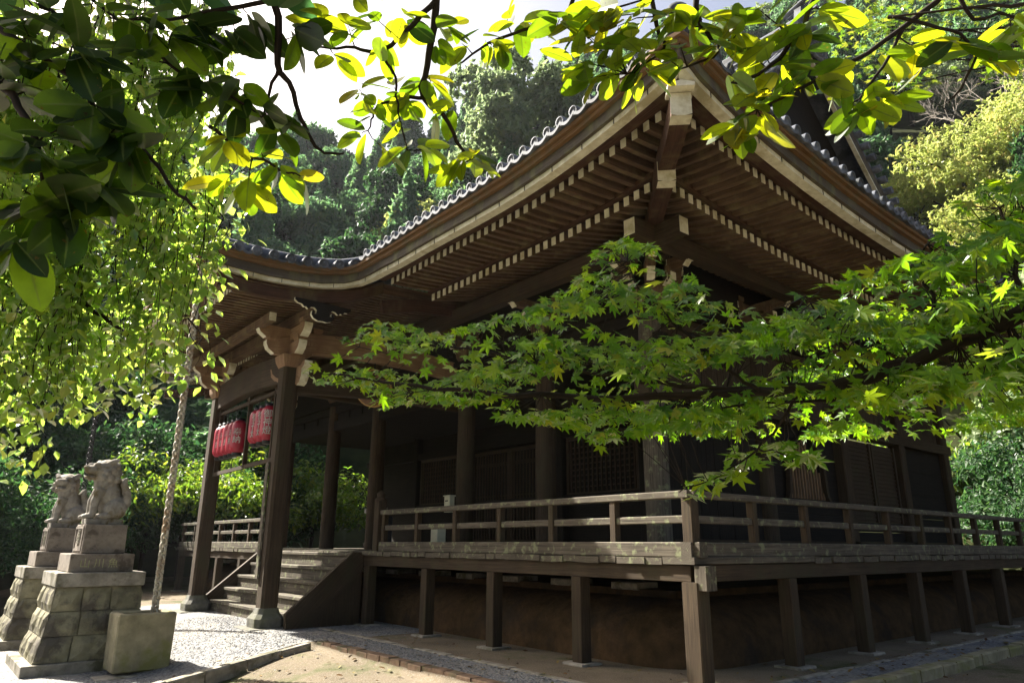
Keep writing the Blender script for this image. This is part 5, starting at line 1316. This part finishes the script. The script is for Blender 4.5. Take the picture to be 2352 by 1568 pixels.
# fresh maple sprays high at the upper right, from a tree standing right of the view
tm_xy = at(2900, 1200, 9.)[:2]; tm = thing('tall_maple_tree', 'tall fresh green maple whose small leaves hang at the upper right corner', 'tree', (*tm_xy, 0.))
TP, TN, TD, TS, tch = [], [], [], [], []
for (x, y, d, n, rx, ry) in ((1960, 60, 8.5, 170, 70, 55), (2060, 60, 8.5, 220, 80, 60), (2120, 110, 8.6, 150, 60, 50), (2040, 150, 8.5, 110, 60, 40), (2290, 150, 8.6, 120, 60, 35), (2340, 130, 8.6, 110, 50, 40), (2180, 10, 8.6, 120, 70, 40), (2090, 190, 8.5, 50, 40, 30), (2340, 30, 8.8, 60, 60, 40)):
    for i in range(n):
        p = at(x+rng.normal(0, rx*.6), y+rng.normal(0, ry*.6), d+rng.normal(0, .35)); az = rng.random()*6.28
        TP.append(p); TD.append(vn((math.cos(az), math.sin(az), -.4))); TN.append(vn(np.array((0, 0, .8))-_F*.45+rng.normal(0, .35, 3))); TS.append(rng.uniform(.05, .085))
    tch.append((wiggle([tuple(at(2700, 250, 9.)), tuple(at((x+2700)/2, (y+120)/2, 8.8)), tuple(at(x-20, y, d))], .03, 4), .03, .004))
leaves('leaf_spray', *MAPLE, np.array(TP), frames(np.array(TN), np.array(TD)), np.array(TS), 'leaf_fresh', tm)
branch_mesh('branch', tch, 'bark', tm, 6)
e = at(2700, 250, 9.); q = MB(); q.tube(wiggle([(*tm_xy, -.3), (tm_xy[0], tm_xy[1]+.1, 3.), (e[0]+.1, e[1], e[2]-1.2), tuple(e)], .03, 4), [.22-.012*i for i in range(13)], 10); q.build('trunk', 'bark', tm)
# bare grey cherry behind the right-hand maples
d = ray(2290, 190); k = 58/np.hypot(d[0], d[1]); bt = CP+d*k; bz = float(hill_z(bt[0], bt[1]))
t = thing('bare_tree', 'leafless grey branched tree behind the yellow green maple at the right edge', 'tree', (bt[0], bt[1], bz)); q = MB()
def grow(p, dr, L, r_, lv):
    e = p+dr*L; q.tube([tuple(p), tuple((p+e)/2+rng.normal(0, .04*L, 3)), tuple(e)], [r_, r_*.8, r_*.6], 5, 0, False)
    if lv == 0: return
    for i in range(3 if lv > 1 else 4): grow(e-dr*L*.25*rng.random(), vn(dr+rng.normal(0, .48, 3)+np.array((0, 0, .12))), L*rng.uniform(.6, .82), r_*.58, lv-1)
grow(np.array((bt[0], bt[1], bz)), np.array((0, 0, 1.)), (bt[2]-bz)*.48, .16, 5); q.build('branch', 'bark_grey', t)
# ---- shrubs: behind the steps, seen through the open aisle, and past the right end of the hall
SH = {'camellia': [make_tree('camellia_shrub', 'round', 4.0, 1.9, 5200, 'leaf_dark', .17, 160+i, tmpl=SLIM, jn=.7) for i in range(2)],
      'maple': [make_tree('maple_shrub', 'spread', 4.2, 2.2, 5200, 'leaf_fresh', .16, 170+i, tmpl=SLIM, jn=.5) for i in range(2)]}
def shrub(kind, x, y, s_, label, grp): place(SH[kind][int(rng.integers(2))], used, x, y, min(float(gz(x, y)), 0)-.1, s_, rng.random()*6.28, label, 'shrub', grp)
L1 = 'dark glossy evergreen shrub in the thicket behind the steps and stone lions'
for x, y, s_ in ((-9.5, 22, 1.2), (-7.8, 20.5, 1.05), (-6.2, 21.8, 1.2), (-4.6, 20.6, .95), (-3.2, 22.6, 1.15), (-1.6, 24.5, 1.15), (-9, 26, 1.7), (-6.5, 27, 1.8), (-4, 27.5, 1.7), (-1, 28, 1.7), (-11, 24, 1.5), (-12.5, 20.5, 1.2), (1.2, 25.8, 1.2), (3.2, 25.0, 1.1), (5.0, 26.2, 1.15), (2., 29, 1.8), (6.5, 29, 1.7)): shrub('camellia', x, y, s_, L1, 'thicket behind the steps')
L2 = 'bright leafy green maple shrub beyond the far end of the hall'
for x, y, s_ in ((2.2, 24.2, 1.35), (4.2, 27.5, 1.7), (-.2, 26.2, 1.35), (7, 26.5, 1.5), (-2.6, 25.6, 1.3)): shrub('maple', x, y, s_, L2, 'maple shrubs beyond the hall')
L3 = 'sunlit leafy shrub on the slope past the right end of the hall'
for x, y, s_, kd in ((23, 1.5, 1.2, 'camellia'), (25, 3.2, 1.5, 'camellia'), (26.5, 1.0, 1.4, 'camellia'), (28, 4, 1.8, 'camellia'), (24.5, -.8, 1.0, 'camellia'), (27, -1.5, 1.3, 'camellia'), (30, 1, 2.0, 'camellia'), (30, 6, 2.2, 'maple')): shrub(kd, x, y, s_, L3, 'shrubs past the right end of the hall')

# ------------------------------------------------------------------ litter on the ground
n = 900; lx = rng.uniform(-5.5, 3, n); ly = np.where(rng.random(n) < .6, rng.uniform(-1., 7., n), rng.uniform(-1.4, -.2, n)); lx = np.where(ly < -.2, rng.uniform(-2, 14, n), lx)
ok = ~((lx > .55) & (ly > .55)); lx, ly = lx[ok], ly[ok]; n = len(lx)
o = leaves('fallen_leaves', *OVAL, np.stack([lx, ly, gz(lx, ly)+.015], 1), frames(np.tile((0, 0, 1.), (n, 1))+jit(n, .25), np.concatenate([rng.normal(size=(n, 2)), np.zeros((n, 1))], 1)), rng.uniform(.04, .10, n), 'leaf_litter', kind='stuff'); o['label'] = 'dry fallen leaves scattered over the ground'; o['category'] = 'fallen leaves'
n = 9000; lx = rng.uniform(-5., .6, n); ly = rng.uniform(5.6, 12., n); m_ = ly > 6.75+(lx+2)*.28*(lx < -1.9)
m_ = m_ | (rng.random(n) < .06); lx, ly = lx[m_], ly[m_]
ex = rng.uniform(-1.6, -1.0, 2500); ey = rng.uniform(-.9, 6.5, 2500); lx = np.concatenate([lx, ex]); ly = np.concatenate([ly, ey]); n = len(lx)
OCT = ([(1, 0, 0), (0, 1, 0), (-1, 0, 0), (0, -1, 0), (0, 0, .7), (.6, .6, .35), (-.6, .6, .3), (-.6, -.6, .35), (.6, -.6, .3)], [(0, 5, 4), (5, 1, 4), (1, 6, 4), (6, 2, 4), (2, 7, 4), (7, 3, 4), (3, 8, 4), (8, 0, 4)])
o = leaves('pebbles', *OCT, np.stack([lx, ly, gz(lx, ly)+.004], 1), frames(np.tile((0, 0, 1.), (n, 1))+jit(n, .15), np.concatenate([rng.normal(size=(n, 2)), np.zeros((n, 1))], 1)), np.stack([rng.uniform(.010, .026, n), rng.uniform(.010, .026, n), rng.uniform(.008, .02, n)], 1), 'pebble', kind='stuff'); o['label'] = 'loose grey pebbles of the gravel approach'; o['category'] = 'pebbles'
# ------------------------------------------------------------------ air
q = MB(); block(q, -150, 200, -150, 200, -3, 112); hz = q.build('haze', 'hill'); hz['kind'] = 'stuff'
hm = bpy.data.materials.new('haze_air'); hm.use_nodes = True; t_ = hm.node_tree; t_.nodes.remove(t_.nodes['Principled BSDF'])
pv = t_.nodes.new('ShaderNodeVolumePrincipled'); pv.inputs['Color'].default_value = (.86, .93, 1, 1); pv.inputs['Density'].default_value = .00015; pv.inputs['Anisotropy'].default_value = .3
t_.links.new(pv.outputs[0], t_.nodes['Material Output'].inputs['Volume']); hz.data.materials.clear(); hz.data.materials.append(hm)
